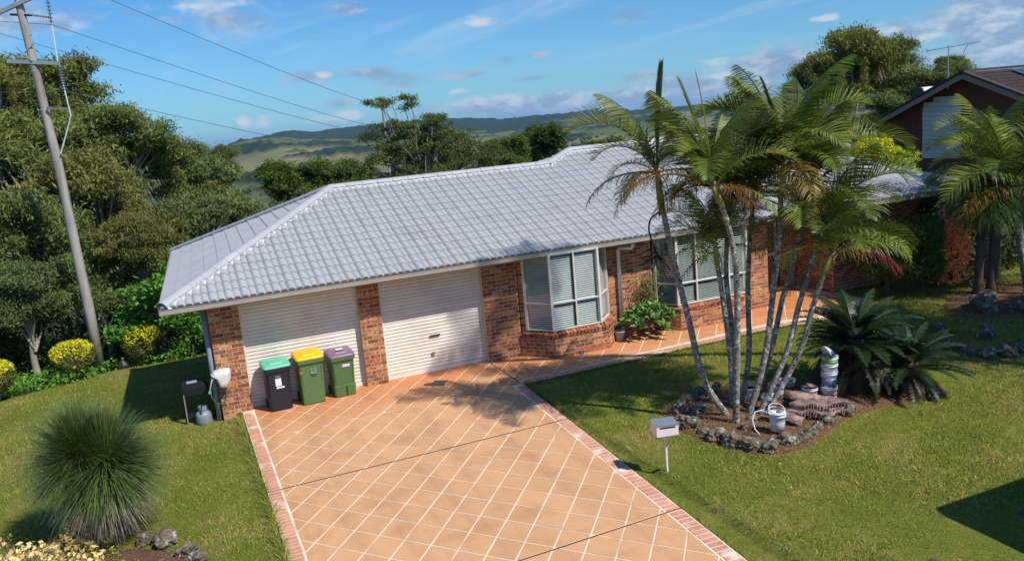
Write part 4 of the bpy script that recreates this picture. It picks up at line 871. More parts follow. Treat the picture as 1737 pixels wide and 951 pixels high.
for i, (x, y, s, l) in enumerate(((15.3, -5.3, .55, 'flat mossy topped rock inside the right garden bed'), (17.6, -4.4, .6, 'large dark rock near the ponytail trunks'), (17.3, -3.6, .6, 'tall dark rock directly below the twin trunks'), (17.9, -3.3, .5, 'dark rock under the right hand trunk of the twin trunks'), (17.0, -4.0, .5, 'rounded shaded rock left of the twin trunks'))): rock(x, y, s, l, None, i+5)
for i, (x, y, s, l) in enumerate(((-1.44, -5.05, .34, 'pale lichened rock touching the grass tree skirt'), (-1.14, -5.28, .33, 'pale round rock, second right of the grass tree'), (-.86, -5.78, .40, 'large white speckled rock at the corner bed edge'), (-.74, -6.12, .34, 'dark rock lowest at the corner bed edge'))): rock(x, y, s, l, None, i+1)

# ------------------------------------------------------------------ tile pile and buckets
OLDT = mat('old_terracotta', [S((132, 104, 98)), S((168, 140, 132)), S((112, 88, 82)), S((156, 138, 132))], 6, .85, .4, 40, rnd=.16)
b = MB(); s0 = MB(); n = 6; prof = []
for r_ in range(2):
    for i in range(n): prof.append((-.15+r_*.15+.15*i/n, .040*math.sin(math.pi*i/n)))
prof.append((.15, 0)); m_ = len(prof)
vs = [(x, -.2, z+.014) for x, z in prof]+[(x, .2, z+.014) for x, z in prof]+[(x, -.2, z) for x, z in prof]+[(x, .2, z) for x, z in prof]
s0.add(vs, [(i, i+1, m_+i+1, m_+i) for i in range(m_-1)]+[(2*m_+i+1, 2*m_+i, 3*m_+i, 3*m_+i+1) for i in range(m_-1)]+[(i+2*m_, i+2*m_+1, i+1, i) for i in range(m_-1)]+[(i+m_, i+m_+1, i+1+3*m_, i+3*m_) for i in range(m_-1)])
otm = s0.mesh('loose_roof_tile', OLDT)
rg = random.Random(5)
b = MB(); n_ = 9
vs = [];
for (x, r_) in ((0, .11), (.42, .10)):
    for rr_ in (r_, r_-.016):
        for k in range(n_): vs.append((x-.2, rr_*math.cos(math.pi*k/(n_-1)), rr_*math.sin(math.pi*k/(n_-1))))
fs = [(k, k+1, 2*n_+k+1, 2*n_+k) for k in range(n_-1)]+[(n_+k+1, n_+k, 3*n_+k, 3*n_+k+1) for k in range(n_-1)]+[(k+1, k, n_+k, n_+k+1) for k in range(n_-1)]+[(2*n_+k, 2*n_+k+1, 3*n_+k+1, 3*n_+k) for k in range(n_-1)]
b.add(vs, fs); ocm = b.mesh('loose_ridge_cap', OLDT, True)
zb = .05
for i in range(15):      # leaning stack of flat tiles, standing on their ends like toppled books
    x = 8.92+i*.050; y = -6.62-i*.018; h_ = .16+.04*math.sin(i*.7)
    m = Matrix.Translation((x+.05, y-.1, zb+h_*.75)) @ Matrix.Rotation(R_(-48+rg.uniform(-5, 5)), 4, 'Y') @ Matrix.Diagonal((.9, .9, 1, 1)) @ Matrix.Rotation(R_(6+rg.uniform(-6, 6)), 4, 'Z')
    tag(link('loose_roof_tile', otm, None, m), 'old pinkish clay roof tile leaning in the row of stacked tiles', 'roof tile', 'old roof tiles stacked in a leaning row')
for i in range(8):
    x = 9.28+.10*(i % 3)+rg.uniform(-.03, .03); y = -6.92+.12*(i//3); 
    m = Matrix.Translation((x, y, zb+.03+.03*(i % 4))) @ Matrix.Rotation(R_(25+rg.uniform(-25, 25)), 4, 'Z') @ Matrix.Rotation(R_(rg.uniform(-14, 10)), 4, 'X')
    tag(link('loose_roof_tile', otm, None, m), 'old roof tile lying in the low heap in front of the leaning row', 'roof tile', 'old roof tiles heaped low beside the rocks')
for i, (x, y, z, a, l) in enumerate(((8.62, -6.72, .14, -62, 'curved terracotta ridge cap nearest the open white bucket'), (8.70, -6.86, .10, -60, 'second curved ridge cap behind the open white bucket'), (9.42, -6.42, .20, -50, 'orange tinted ridge cap on top of the tile pile'), (9.28, -6.34, .22, -52, 'uppermost ridge cap lying across the tile pile'), (9.56, -6.50, .16, -48, 'grey ended ridge cap beside the small bucket of scraps'), (9.50, -6.64, .12, -44, 'lowest ridge cap at the right end of the tile pile'))):
    tag(link('loose_ridge_cap', ocm, None, Matrix.Translation((x, y, z)) @ Matrix.Rotation(R_(a), 4, 'Z') @ Matrix.Rotation(.12, 4, 'Y')), l, 'ridge cap', 'old terracotta ridge caps')
BW = mat('bucket_white', [S((206, 208, 212)), S((224, 226, 230))], 9, .38, spec=.5); BR = mat('bucket_red_print', [S((176, 34, 40)), S((190, 44, 48))], 9, .4); BG = mat('bucket_green_print', [S((90, 160, 60)), S((110, 176, 70))], 9, .4); BBL = mat('bucket_grey_print', [S((96, 100, 130)), S((150, 152, 176))], 22, .4)
def bucket(x, y, z, r_, h, label, mtx=None, bandm=None, bandz=(.35, .7), handle=True, fill=None, group='white paint buckets by the tile pile'):
    t = thing('paint_bucket', label, 'bucket', (x, y, z), group); Mx = Matrix.Translation((x, y, z)) @ (mtx or Matrix.Identity(4)); r0 = r_*.86
    MB().lathe([(r0*.2, .004), (r0, .004), (r0+(r_-r0)*.5, h*.5), (r_*.985, h*.86), (r_*1.05, h*.865), (r_*1.05, h*.89), (r_*.99, h*.90), (r_*1.0, h*.97), (r_*1.06, h*.975), (r_*1.06, h), (r_*.96, h), (r_*.86, h*.1), (.01, h*.09)], n=22, mtx=Mx).build('pail', BW, t, True)
    if bandm:
        f = lambda q: (r0+(r_-r0)*q)*1.012
        MB().lathe([(f(bandz[0])*.97, h*bandz[0]), (f(bandz[0]), h*bandz[0]), (f(bandz[1]), h*bandz[1]), (f(bandz[1])*.97, h*bandz[1])], n=22, mtx=Mx).build('printed_band', bandm, t, True)
    if handle:
        a = [Mx @ Vector((r_*1.06*math.cos(q), .25*r_+r_*1.1*abs(math.sin(q))*.6, h*.9-abs(math.sin(q))*r_*.75)) for q in np.linspace(0, math.pi, 13)]
        MB().tube(a, .006, 5).build('handle', BW, t)
    if fill: MB().lathe([(.01, h*.8), (r_*.93, h*.8)], n=20, mtx=Mx).build('contents', fill, t)
    return t
DK = mat('bucket_contents', [(.02, .02, .02), (.05, .045, .04)], 9, .8)
zc = .04
for i, (bm_, bz, l) in enumerate(((BR, (.5, .62), 'bottom white bucket of the tall stack, with a red band'), (BBL, (.2, .7), 'second bucket up in the tall white stack'), (BBL, (.35, .62), 'third bucket up in the tall white stack'), (BG, (.62, .8), 'top bucket of the tall stack, green band near its rim'))):
    topb = bucket(9.86+.012*i, -6.52+.01*(i % 2), zc, .135, .33, l, Matrix.Rotation(.03*math.sin(i*2), 4, 'X'), bm_, bz, handle=(i < 3)); zc += (.27, .14, .13, .13)[i]
for i in range(3):
    (MB().lathe([(.01, -.006), (.128, -.006), (.132, .012), (.12, .012), (.115, .0), (.01, .0)], n=22, mtx=Matrix.Translation((9.83+.04*i, -6.50, zc+.265)) @ Matrix.Rotation(R_(66-8*i), 4, 'Y') @ Matrix.Rotation(R_(8), 4, 'X')).build('lid', BW, topb, True))
bucket(9.60, -6.33, .05, .135, .30, 'white bucket of tile scraps beside the tall stack', None, mat('bucket_dark_print', [S((66, 96, 84)), S((60, 60, 70))], 20, .4), (.2, .55), fill=DK)
bucket(9.62, -5.72, .05, .14, .28, 'white bucket with red print at the back right of the palms', None, BR, (.25, .6), fill=DK)
bucket(9.30, -5.80, .05, .14, .28, 'white bucket with grey print in the middle of the back row', None, BBL, (.25, .45), fill=DK)
bucket(8.92, -5.55, .05, .15, .24, 'dull white bucket partly hidden behind two palm trunks', None, None, handle=False, fill=DK)
bucket(8.80, -6.22, .05, .14, .28, 'white bucket with red print right behind the slanted trunk', None, BR, (.2, .65))
t = bucket(8.26, -7.06, .08, .13, .29, 'open white bucket holding white hoop handles by the front rocks', Matrix.Rotation(.06, 4, 'Y'), None, handle=True)
for k in range(4): MB().tube([Vector((8.26+.135*math.cos(q), -7.06+.135*math.sin(q)*math.cos(.35*k-.4), .35+.035*k+.09*math.sin(q)*math.sin(.35*k-.4))) for q in np.linspace(0, 2*math.pi, 22)], .008, 5).build('hoop', BW, t)
(MB().tube([(8.20, -6.95, .34), (8.12, -6.86, .40), (8.0, -6.83, .38), (7.92, -6.87, .27), (7.90, -6.95, .14), (7.93, -7.03, .07)], .010, 6).build('loose_handle', BW, t))
for i in range(9):
    x, y = 9.60+rg.uniform(-.08, .08), -6.33+rg.uniform(-.08, .08)
    tag(MB().box(None, (rg.uniform(.10, .2), rg.uniform(.04, .09), .014), mtx=Matrix.Translation((x, y, .33+i*.008)) @ Matrix.Rotation(rg.uniform(0, 3), 4, 'Z') @ Matrix.Rotation(rg.uniform(-.5, .5), 4, 'Y')).build('tile_scrap', OLDT), 'broken tile scrap poking out of the scrap bucket', 'tile scrap', 'tile scraps in the white bucket')

# ------------------------------------------------------------------ palms
def frondmesh(name, Ln, e0, bend, nl, ll, lw, vee=.5, droop=.5, fwd=.7, twist=0., seed=0, matl=PALMLEAF, closed=False, ragged=0.):
    """pinnate frond growing along +X from the origin"""
    r = random.Random(seed); ns = 18; pts = []; p = Vector((0, 0, 0)); e = e0
    for i in range(ns+1):
        pts.append(p.copy()); t = i/ns; e = e0-bend*(t**1.4); p = p+Vector((math.cos(e), twist*math.sin(t*2), math.sin(e))).normalized()*Ln/ns
    b = MB(); b.tube(pts, [.016*(1-.8*i/ns)+.002 for i in range(ns+1)], 4, r=.95)
    for i in range(nl):
        t = .13+.87*(i+.5)/nl; q = t*ns; k = min(int(q), ns-1); c = pts[k].lerp(pts[k+1], q-k); d = (pts[k+1]-pts[k]).normalized()
        y = Vector((0, 1, 0)); up = d.cross(y).normalized()*-1
        if up.z < 0 and e0 < 1.2: up = -up
        l = ll*(math.sin(math.pi*min(1, .18+.80*t))**.55)*(1 if t < .9 else .75)
        for s_ in (-1, 1):
            if ragged and r.random() < ragged: continue
            f_ = fwd*(.6+.7*t)+r.uniform(-.12, .12); v = vee+r.uniform(-.15, .15)
            if closed: f_, v = 6, .2
            dr = (y*s_+d*f_+up*v).normalized(); L_ = l*r.uniform(.85, 1.1); w0 = lw*r.uniform(.8, 1.15); nrm = dr.cross(d).normalized(); sd = dr.cross(nrm).normalized()
            cur = c.copy(); vs = []; m = 3; dd = dr.copy()
            for j, ww in enumerate((.7, 1., .75)):
                vs += [cur+sd*w0*ww*.5, cur-sd*w0*ww*.5]; cur = cur+dd*L_/3; dd = (dd+Vector((0, 0, -1))*droop*(.35+.5*j)*(0 if closed else 1)).normalized()
            vs.append(cur); rn = r.random()
            b.add(vs, [(0, 1, 3, 2), (2, 3, 5, 4), (4, 5, 6)], rn)
    return b.mesh(name, matl)
FR = [frondmesh('frond', 1.75, R_(80), R_(60), 40, .58, .023, .75, .22, .8, seed=1), frondmesh('frond', 1.85, R_(68), R_(100), 42, .60, .023, .7, .35, .75, .12, seed=2),
      frondmesh('frond', 1.85, R_(55), R_(110), 42, .60, .023, .5, .5, .7, -.12, seed=3), frondmesh('frond', 1.75, R_(38), R_(105), 40, .58, .023, .3, .75, .7, .1, seed=4),
      frondmesh('frond', 1.5, R_(10), R_(80), 36, .52, .020, .1, 1.2, .7, -.05, seed=5, ragged=.15), frondmesh('frond', 1.3, R_(-15), R_(65), 30, .42, .017, 0, 1.6, .5, .05, seed=6, ragged=.35)]
SPEAR = frondmesh('frond', 1.75, R_(88), R_(9), 40, .62, .045, closed=True, seed=7); SPEAR2 = frondmesh('frond', 1.75, R_(82), R_(16), 38, .5, .05, .15, .05, 3.0, seed=8)
FG = [(.140, .185, .030), (.180, .212, .034), (.110, .155, .028), (.20, .225, .045), (.13, .16, .045)]
DEADC = (.16, .105, .055); YELC = (.26, .16, .03)
TRK = mat('palm_trunk', [S((74, 68, 60)), S((160, 155, 144)), S((66, 60, 54)), S((196, 193, 184))], 12, .85, .3, 40, stretch=(1, 1, 1.2), band=(.40, .60)); TRKD = mat('palm_ring', [S((84, 76, 68)), S((150, 144, 134))], 20, .9)
SHAFT = mat('crownshaft', [S((96, 112, 44)), S((134, 142, 70)), S((90, 84, 44))], 6, .5, stretch=(1, 1, .4))
def frond(t, top, me, a, sc, colr, roll=0.):
    m = Matrix.Translation(top) @ Matrix.Rotation(R_(a), 4, 'Z') @ Matrix.Rotation(R_(roll), 4, 'X') @ Matrix.Diagonal((sc, sc, sc, 1)); return link('frond', me, t, m, colr)
def catm(P, n=5):
    P = [Vector(p) for p in P]; out_ = []
    for i in range(len(P)-1):
        a, b_, c, d = P[max(i-1, 0)], P[i], P[i+1], P[min(i+2, len(P)-1)]
        for k in range(n): t = k/n; out_.append(.5*((2*b_)+(c-a)*t+(2*a-5*b_+4*c-d)*t*t+(3*b_-a-3*c+d)*t**3))
    return out_+[P[-1]]
def palm(pts, r0, r1, label, fronds, seed, shaft=.45, ncap=None, scale=1., name='palm_tree', group='palms in the rock bed', dead=2):
    rg = random.Random(seed); P = catm(pts, 6); P[0] = P[0]-Vector((0, 0, .05)); t = thing(name, label, 'palm', P[0], group)
    n = len(P); b = MB(); b.tube(P, [r0*1.25 if i == 0 else r0+(r1-r0)*i/n for i in range(n)], 9); b.build('trunk', TRK, t, True)
    g = MB(); Ln = sum((P[i+1]-P[i]).length for i in range(n-1)); acc = 0
    for i in range(n-1):
        d = P[i+1]-P[i]; m_ = max(1, int(d.length/.085))
        for k in range(m_):
            q = P[i]+d*(k+.5)/m_; rr_ = (r0+(r1-r0)*i/n)*1.035; g.lathe([(rr_*.9, -.005), (rr_, -.003), (rr_, .003), (rr_*.9, .005)], n=9, mtx=Matrix.Translation(q) @ d.to_track_quat('Z', 'Y').to_matrix().to_4x4())
    tag(g.build('trunk_ring', TRKD, t), kind='stuff')
    top = P[-1]; d = (P[-1]-P[-3]).normalized()
    b = MB(); b.tube([top-d*shaft, top-d*shaft*.6, top-d*.1, top+d*.08], [r1*1.0, r1*1.5, r1*1.15, r1*.6], 9); b.build('crownshaft', SHAFT, t, True)
    a = rg.uniform(0, 360)
    for i in range(fronds):
        a += 137.5+rg.uniform(-15, 15); q = (i+.5)/fronds; k = [0, 0, 1, 1, 2, 2, 3, 4][min(7, int(q*8))]
        colr = rg.choice(FG)
        if q > .86 and rg.random() < .5: colr = YELC
        frond(t, top-d*.10*q, FR[k], a, scale*rg.uniform(.85, 1.1), colr, rg.uniform(-22, 22))
    for i in range(dead): frond(t, top-d*.14, FR[5], rg.uniform(0, 360), scale*rg.uniform(.7, 1.0), DEADC, rg.uniform(-15, 15))
    return t, top
PA = [(8.12,-5.93,0.00),(7.77,-5.77,0.69),(7.57,-5.67,1.83),(7.37,-5.58,2.98),(7.25,-5.51,3.90),(7.22,-5.48,4.36)]
t, top = palm(PA, .062, .043, 'single leaning palm furthest left in the bed with one tall spear leaf', 0, 1, .7, dead=0)
view = math.degrees(math.atan2(R0.y, R0.x))            # azimuth of screen right
for (me, a, sc, c, ro) in ((SPEAR, 20, 1.0, (.17, .22, .06), 0), (FR[0], 172, 1.0, (.15, .18, .06), -8), (FR[1], 182, 1.08, (.15, .18, .07), -12), (FR[2], 150, .8, FG[1], 10), (FR[0], 30, .62, FG[0], 0), (FR[3], 200, .62, FG[4], 10), (FR[4], 176, .95, DEADC, 8), (FR[5], 188, .85, DEADC, 0), (FR[4], 215, .7, (.10, .09, .04), 0), (FR[2], 60, .6, FG[0], 0), (FR[4], 20, .75, FG[4], 0), (FR[5], 60, .7, DEADC, 0), (FR[3], 310, .6, FG[2], 0), (FR[5], 270, .7, DEADC, 0), (FR[4], 120, .7, FG[2], 0)): frond(t, top, me, view+a, sc, c, ro)
b = MB(); q0 = Vector((7.27, -5.53, 3.66)); ux = Vector((R0.x, R0.y, 0))
st_ = [q0, q0-ux*.10+Vector((0, 0, .03)), q0-ux*.22-Vector((0, 0, .06)), q0-ux*.26-Vector((0, 0, .25)), q0-ux*.20-Vector((0, 0, .5)), q0-ux*.12-Vector((0, 0, .75))]; b.tube(catm(st_, 4), .016, 6)
rg = random.Random(3)
for k in range(46):
    s0_ = st_[5].lerp(st_[4], rg.random()); dd = Vector((rg.gauss(0, .16), rg.gauss(0, .16), -rg.uniform(.0, .4))); b.tube([s0_, s0_+dd*.5+Vector((0, 0, -.03)), s0_+dd], .006, 3, False)
b.build('dry_flower_stalk', mat('dry_stalk', [(.02, .016, .014), (.045, .035, .03)], 9, .9), t)
palms = [('B', [(8.46,-5.62,0.00),(8.46,-5.60,1.01),(8.37,-5.54,2.20),(8.33,-5.51,2.64),(8.32,-5.48,3.02)], 14, .74, 'short slim palm, second trunk from the left, crown hanging below the roofline'),
 ('C', [(8.50,-5.58,0.00),(8.60,-5.54,0.97),(8.57,-5.46,2.01),(8.59,-5.40,2.50),(8.70,-5.37,3.30),(8.81,-5.34,3.82)], 11, .95, 'slender palm just behind the second trunk, crown among the tall cluster'),
 ('D', [(8.01,-6.30,0.00),(8.04,-6.36,1.26),(8.04,-6.42,2.25),(7.99,-6.45,2.99),(7.83,-6.44,3.69),(7.63,-6.42,4.14)], 11, .92, 'upright palm planted nearest the front rocks, green shaft half way up'),
 ('E', [(8.70,-5.57,0.00),(8.90,-5.56,0.91),(8.97,-5.50,1.95),(9.05,-5.44,2.51),(9.17,-5.40,3.24),(9.32,-5.37,3.86)], 12, .95, 'thinnest dark upright palm at the back of the cluster'),
 ('F', [(8.47,-6.07,0.00),(8.77,-6.18,1.08),(8.94,-6.23,2.19),(9.05,-6.25,2.90),(9.12,-6.26,3.72),(9.21,-6.28,4.40)], 15, 1.02, 'thick pale palm in the middle with the highest arching crown'),
 ('G', [(8.65,-5.91,0.00),(9.04,-5.98,0.98),(9.33,-6.00,1.97),(9.53,-5.99,2.37),(9.77,-6.00,3.15),(10.02,-6.01,3.95)], 14, .98, 'right leaning palm with clearly ringed trunk, third from the right'),
 ('H', [(8.56,-6.21,0.00),(9.05,-6.38,1.07),(9.29,-6.45,1.91),(9.55,-6.54,2.72),(9.74,-6.59,3.22)], 15, 1.0, 'right leaning palm with ringed trunk, second from the right'),
 ('I', [(8.63,-6.29,0.00),(9.18,-6.55,1.09),(9.35,-6.67,1.80),(9.51,-6.78,2.41),(9.65,-6.87,2.82)], 10, .78, 'lowest palm leaning furthest right above the cycad')]
for i, (k, pts, nf_, sc, lab) in enumerate(palms): t, top = palm(pts, .052 if k not in 'FD' else .06, .038, lab, nf_, 20+i*3, scale=sc); 
for nm, ob in (('D', (7.63, -6.42, 4.2)), ('F', (9.21, -6.28, 4.2))): pass
def addto(idx_label, me, a, sc, c, ro=0):
    o = [o for o in bpy.data.objects if o.get('label') == idx_label][0]; sh = [c_ for c_ in o.children if c_.name.startswith('crownshaft')]; P = Vector([p for p in palms if p[4] == idx_label][0][1][-1]); frond(o, P, me, view+a, sc, c, ro)
addto(palms[2][4], SPEAR2, 160, 1.0, (.13, .19, .03)); addto(palms[2][4], SPEAR, 165, 1.0, FG[1], 6); addto(palms[2][4], FR[0], 20, 1.0, (.06, .09, .03)); addto(palms[2][4], FR[1], 345, 1.0, (.05, .08, .03)); addto(palms[4][4], FR[1], 175, 1.05, FG[1]); addto(palms[4][4], FR[0], 200, 1.0, FG[3]); addto(palms[5][4], FR[2], 0, 1.1, FG[1], -10); addto(palms[0][4], FR[1], 20, .9, FG[3]); addto(palms[0][4], FR[0], 190, .8, FG[3])
DKG = (.055, .085, .024)
for pi, lst in ((1, ((0, 140, 1.15), (0, 40, 1.1), (4, 90, .9), (4, 250, .9))), (2, ((0, 120, 1.15), (0, 210, 1.1), (3, 60, .9))), (4, ((0, 100, 1.2), (0, 340, 1.15), (1, 60, 1.1), (4, 180, .9), (4, 20, .9))), (5, ((0, 80, 1.15), (1, 150, 1.1), (4, 240, .9))), (3, ((0, 60, 1.1), (3, 170, .95), (4, 0, .9), (4, 120, .9)))):
    for q_, (k_, a_, s_) in enumerate(lst): addto(palms[pi][4], FR[k_], a_, s_, FG[(pi+q_) % 5] if k_ < 2 else DKG, (q_*37) % 20-10); addto(palms[2][4], FR[4], 200, .8, YELC); addto(palms[2][4], FR[4], 300, .75, (.24, .10, .03)); addto(palms[4][4], FR[0], 130, .95, FG[3]); addto(palms[5][4], FR[1], 10, 1.0, FG[3]); addto(palms[4][4], SPEAR2, 150, .8, FG[3]); addto(palms[7][4], FR[3], 5, .95, FG[3], -20)
# reddish dead frond hanging at the right of the cluster
addto(palms[7][4], FR[4], -4, .85, (.42, .07, .09)); addto(palms[7][4], FR[4], -22, .75, (.36, .08, .09))
palm([(19.19, -3.41, 0.), (19.05, -3.30, 1.08), (18.95, -3.20, 2.2), (18.85, -3.1, 2.85)], .10, .07, 'curved palm at the right edge beside the dark garden bed', 24, 71, scale=1.35, group=None)
palm([(20.3, -1.4, 0.), (20.2, -1.4, 1.5), (20.1, -1.4, 3.3)], .10, .07, 'shaded palm behind the twin ponytail trunks with drooping crown', 13, 75, scale=1.2, group=None)
palm([(20.9, -4.2, 0.), (21.0, -4.2, 1.5), (20.9, -4.1, 2.9)], .12, .09, 'palm with dry leaves at the far right edge of the lawn', 14, 77, scale=1.2, group=None, dead=6)
# cycads
CYF = [frondmesh('frond', 1.0, R_(70), R_(70), 46, .15, .016, .35, .1, .55, seed=31, matl=PALMLEAF), frondmesh('frond', 1.05, R_(45), R_(60), 46, .15, .016, .35, .1, .55, seed=32), frondmesh('frond', 1.05, R_(20), R_(50), 46, .15, .016, .3, .1, .55, seed=33), frondmesh('frond', 1.0, R_(-15), R_(55), 40, .14, .015, .2, .2, .5, seed=34)]
def cycad(x, y, z, s, label, n=46, seed=0):
    rg = random.Random(seed); t = thing('cycad', label, 'cycad', (x, y, Tz(x, y)), 'cycads beside the palm bed'); b = MB(); b.tube([(x, y, -.05), (x, y, z*.6), (x, y, z)], [.2, .2, .15], 10); b.build('trunk', DARKBARK, t)
    a = 0
    for i in range(n):
        a += 137.5; q = i/n; k = 0 if q < .2 else 1 if q < .45 else 2 if q < .72 else 3
        frond(t, Vector((x, y, z-.25*q)), CYF[k], a+rg.uniform(-9, 9), s*rg.uniform(.88, 1.1), (.032, .062, .022) if k < 3 else (.035, .04, .022), rg.uniform(-12, 12))
    for i in range(26): frond(t, Vector((x, y, z*.75-.3*rg.random())), CYF[3], rg.uniform(0, 360), s*rg.uniform(.7, 1.0), (.06, .045, .028), 0)
cycad(10.75, -6.25, 1.02, 1.12, 'larger dark green cycad right behind the tall bucket stack', 74, 1); cycad(11.50, -6.75, .55, 1.0, 'lower cycad on the right with stiff fronds touching the lawn', 60, 2)
cycad(11.2, -5.6, .8, 1.0, 'shaded cycad at the back of the pair, nearest the porch path', 40, 3)
cycad(19.4, -4.6, .55, .9, 'dark cycad spreading under the stout right edge palm', 36, 4)
# agave-like leafy clump
LV = MB(); nn = 7; vs = []
for i in range(nn):
    t_ = i/(nn-1); w_ = .055*math.sin(math.pi*(.12+.88*t_))**.8 if i < nn-1 else .002; x = .34*t_; z = .10*math.sin(t_*2.4)
    vs += [(x, -w_, z+.014), (x, 0, z), (x, w_, z+.014)]
fs = []
for i in range(nn-1): fs += [(i*3, i*3+1, i*3+4, i*3+3), (i*3+1, i*3+2, i*3+5, i*3+4)]
AGL = mat('fleshy_leaf', [(.95, .95, .95), (1.1, 1.1, 1.1)], 4, .38, rnd=.22, obj=True, spec=.6, transl=.12); LV.add(vs, fs); alm = LV.mesh('leaf', AGL, True)
t = thing('leafy_bush', 'low bush of broad pale green leaf rosettes between the two bay windows', 'bush', (10.1, -.35, 0)); rg = random.Random(9)
for i in range(24):
    a_ = i*2.399; q_ = math.sqrt((i+.5)/24); cx, cy = 9.88+.62*q_*math.cos(a_), -.52+.36*q_*math.sin(a_); cz = .05+.55*math.sqrt(max(0, 1-q_*q_*.95))+rg.uniform(-.04, .04); ro = Matrix.Rotation(.75*q_, 4, Vector((-math.sin(a_), math.cos(a_), 0)))
    for k in range(12):
        a = 137.5*k; e = 78-58*(k/12)**.8; s = rg.uniform(.85, 1.1)*(.75+.35*k/12)
        m = Matrix.Translation((cx, cy, cz)) @ ro @ Matrix.Rotation(R_(a), 4, 'Z') @ Matrix.Rotation(R_(-e), 4, 'Y') @ Matrix.Diagonal((s, s*1.1, s, 1)); link('leaf', alm, t, m, rg.choice([(.13, .24, .055), (.17, .29, .065), (.10, .20, .05)]))
# climbing shrub on the wall
def leafthing(name, label, cat, C, ln, wd, colr, droop=.3, up=0, stems=None, base=(0, 0, 0), group=None, bark=DARKBARK, mat_=LEAF, parts=('foliage', 'stems')):
    t = thing(name, label, cat, base, group); C = np.asarray(C); Q = leafquads(C, ln, wd, droop, up); link(parts[0], quads(parts[0], Q, RNG.random(len(Q)), mat_), t, None, colr)
    if stems:
        b = MB(); [b.tube(s_[0], s_[1], 5, False) for s_ in stems]; b.build(parts[1], bark, t)
    return t
def stick(p, q, n=5, j=.05, r0=.012, r1=.005):
    p, q = Vector(p), Vector(q); rg_ = random; return ([p.lerp(q, i/n)+Vector((rg_.gauss(0, j), rg_.gauss(0, j), rg_.gauss(0, j)))*(0 if i == 0 else 1) for i in range(n+1)], [r0+(r1-r0)*i/n for i in range(n+1)])
sx = [stick((9.85+.5*random.random(), -.12, .3), (9.7+.9*random.random(), -.18, 1.1+.5*random.random()), 6, .03, .009, .003) for _ in range(16)]
C = np.concatenate([np.array([p+Vector((random.gauss(0, .05), random.gauss(-.03, .04), random.gauss(0, .06))) for p in s_[0][2:] for _ in range(16)]) for s_ in sx])
leafthing('wall_shrub', 'thin twiggy shrub with reddish and green leaves against the brick wall', 'shrub', C, .05, .025, (.13, .15, .05), stems=sx, base=(10, -.15, 0))
# grass tree (front left)
def needles(c, n, L_, seed, emin, emax, w_=.006, curl=1.0):
    r = np.random.default_rng(seed); a = r.uniform(0, 2*np.pi, n); e = r.uniform(emin, emax, n); l = L_*r.uniform(.75, 1.1, n); P = np.array(c)[None, :]+r.normal(0, .03, (n, 3))
    quads_ = []; d = np.stack([np.cos(a)*np.cos(e), np.sin(a)*np.cos(e), np.sin(e)], 1); sd = np.stack([-np.sin(a), np.cos(a), 0*a], 1); k = 5; cur = P; ww = w_
    for j in range(k):
        nxt = cur+d*(l/k)[:, None]; w1 = ww*(1-(j+1)/k*.6); quads_.append(np.stack([cur-sd*ww/2, cur+sd*ww/2, nxt+sd*w1/2, nxt-sd*w1/2], 1)); cur = nxt; ww = w1; d = unit(d+np.array([0, 0, -1.])*.15*curl*(.5+j*.45))
    return np.concatenate(quads_), np.tile(r.random(n), k)
t = thing('grass_tree', 'big round grass tree with fine green needles and grey brown dead skirt', 'grass tree', (-1.9, -4.6, -.2)); zt = 0
b = MB(); b.tube([(-1.88, -4.6, -.2), (-1.88, -4.62, .45), (-1.9, -4.6, .92)], [.17, .16, .14], 10); b.build('trunk', DARKBARK, t)
for j, (c, n, L_, s_) in enumerate((((-1.78, -4.72, .98), 4200, 1.0, 3), ((-2.12, -4.45, 1.08), 3200, .98, 4))):
    Q, r_ = needles(c, n, L_, s_, R_(-20), R_(88), .020, .85); link('needles', quads('needles', Q, r_, NEEDLE), t, None, (.070, .108, .030))
Q, r_ = needles((-1.85, -4.66, .88), 2600, .90, 9, R_(-84), R_(-8), .019, .7); link('dead_skirt', quads('dead_skirt', Q, r_, NEEDLE), t, None, (.20, .155, .12))
# dried leafy prunings, lower left
C = np.stack([RNG.uniform(-4.8, -1.9, 9000), RNG.uniform(-6.9, -4.6, 9000), np.zeros(9000)], 1); C = C[(C[:, 0]+C[:, 1]*.35 < -3.85)]; C[:, 2] = -.18+.46*RNG.random(len(C))*(1+.6*np.sin(C[:, 0]*5)*np.cos(C[:, 1]*4))
sx = [stick((-3.2+random.uniform(-1, .6), -5.6+random.uniform(-.8, .4), -.1), (-3.2+random.uniform(-1.2, 1.0), -5.5+random.uniform(-.8, .6), .3+.2*random.random()), 4, .06, .012, .004) for _ in range(40)]
leafthing('dried_cuttings', 'heap of withered tan leaves and twigs in the lower left corner', 'garden waste', C[:5600], .10, .055, (.50, .39, .23), .2, stems=sx, base=(-3.2, -5.6, -.2), mat_=LEAF)
C2 = C[5600:]+np.array([.3, -.1, -.03]); leafthing('low_shrub', 'small yellow green sprawling shrub mixed with the withered leaves', 'shrub', C2, .06, .03, (.17, .19, .05), .1, base=(-2.9, -5.7, -.2))
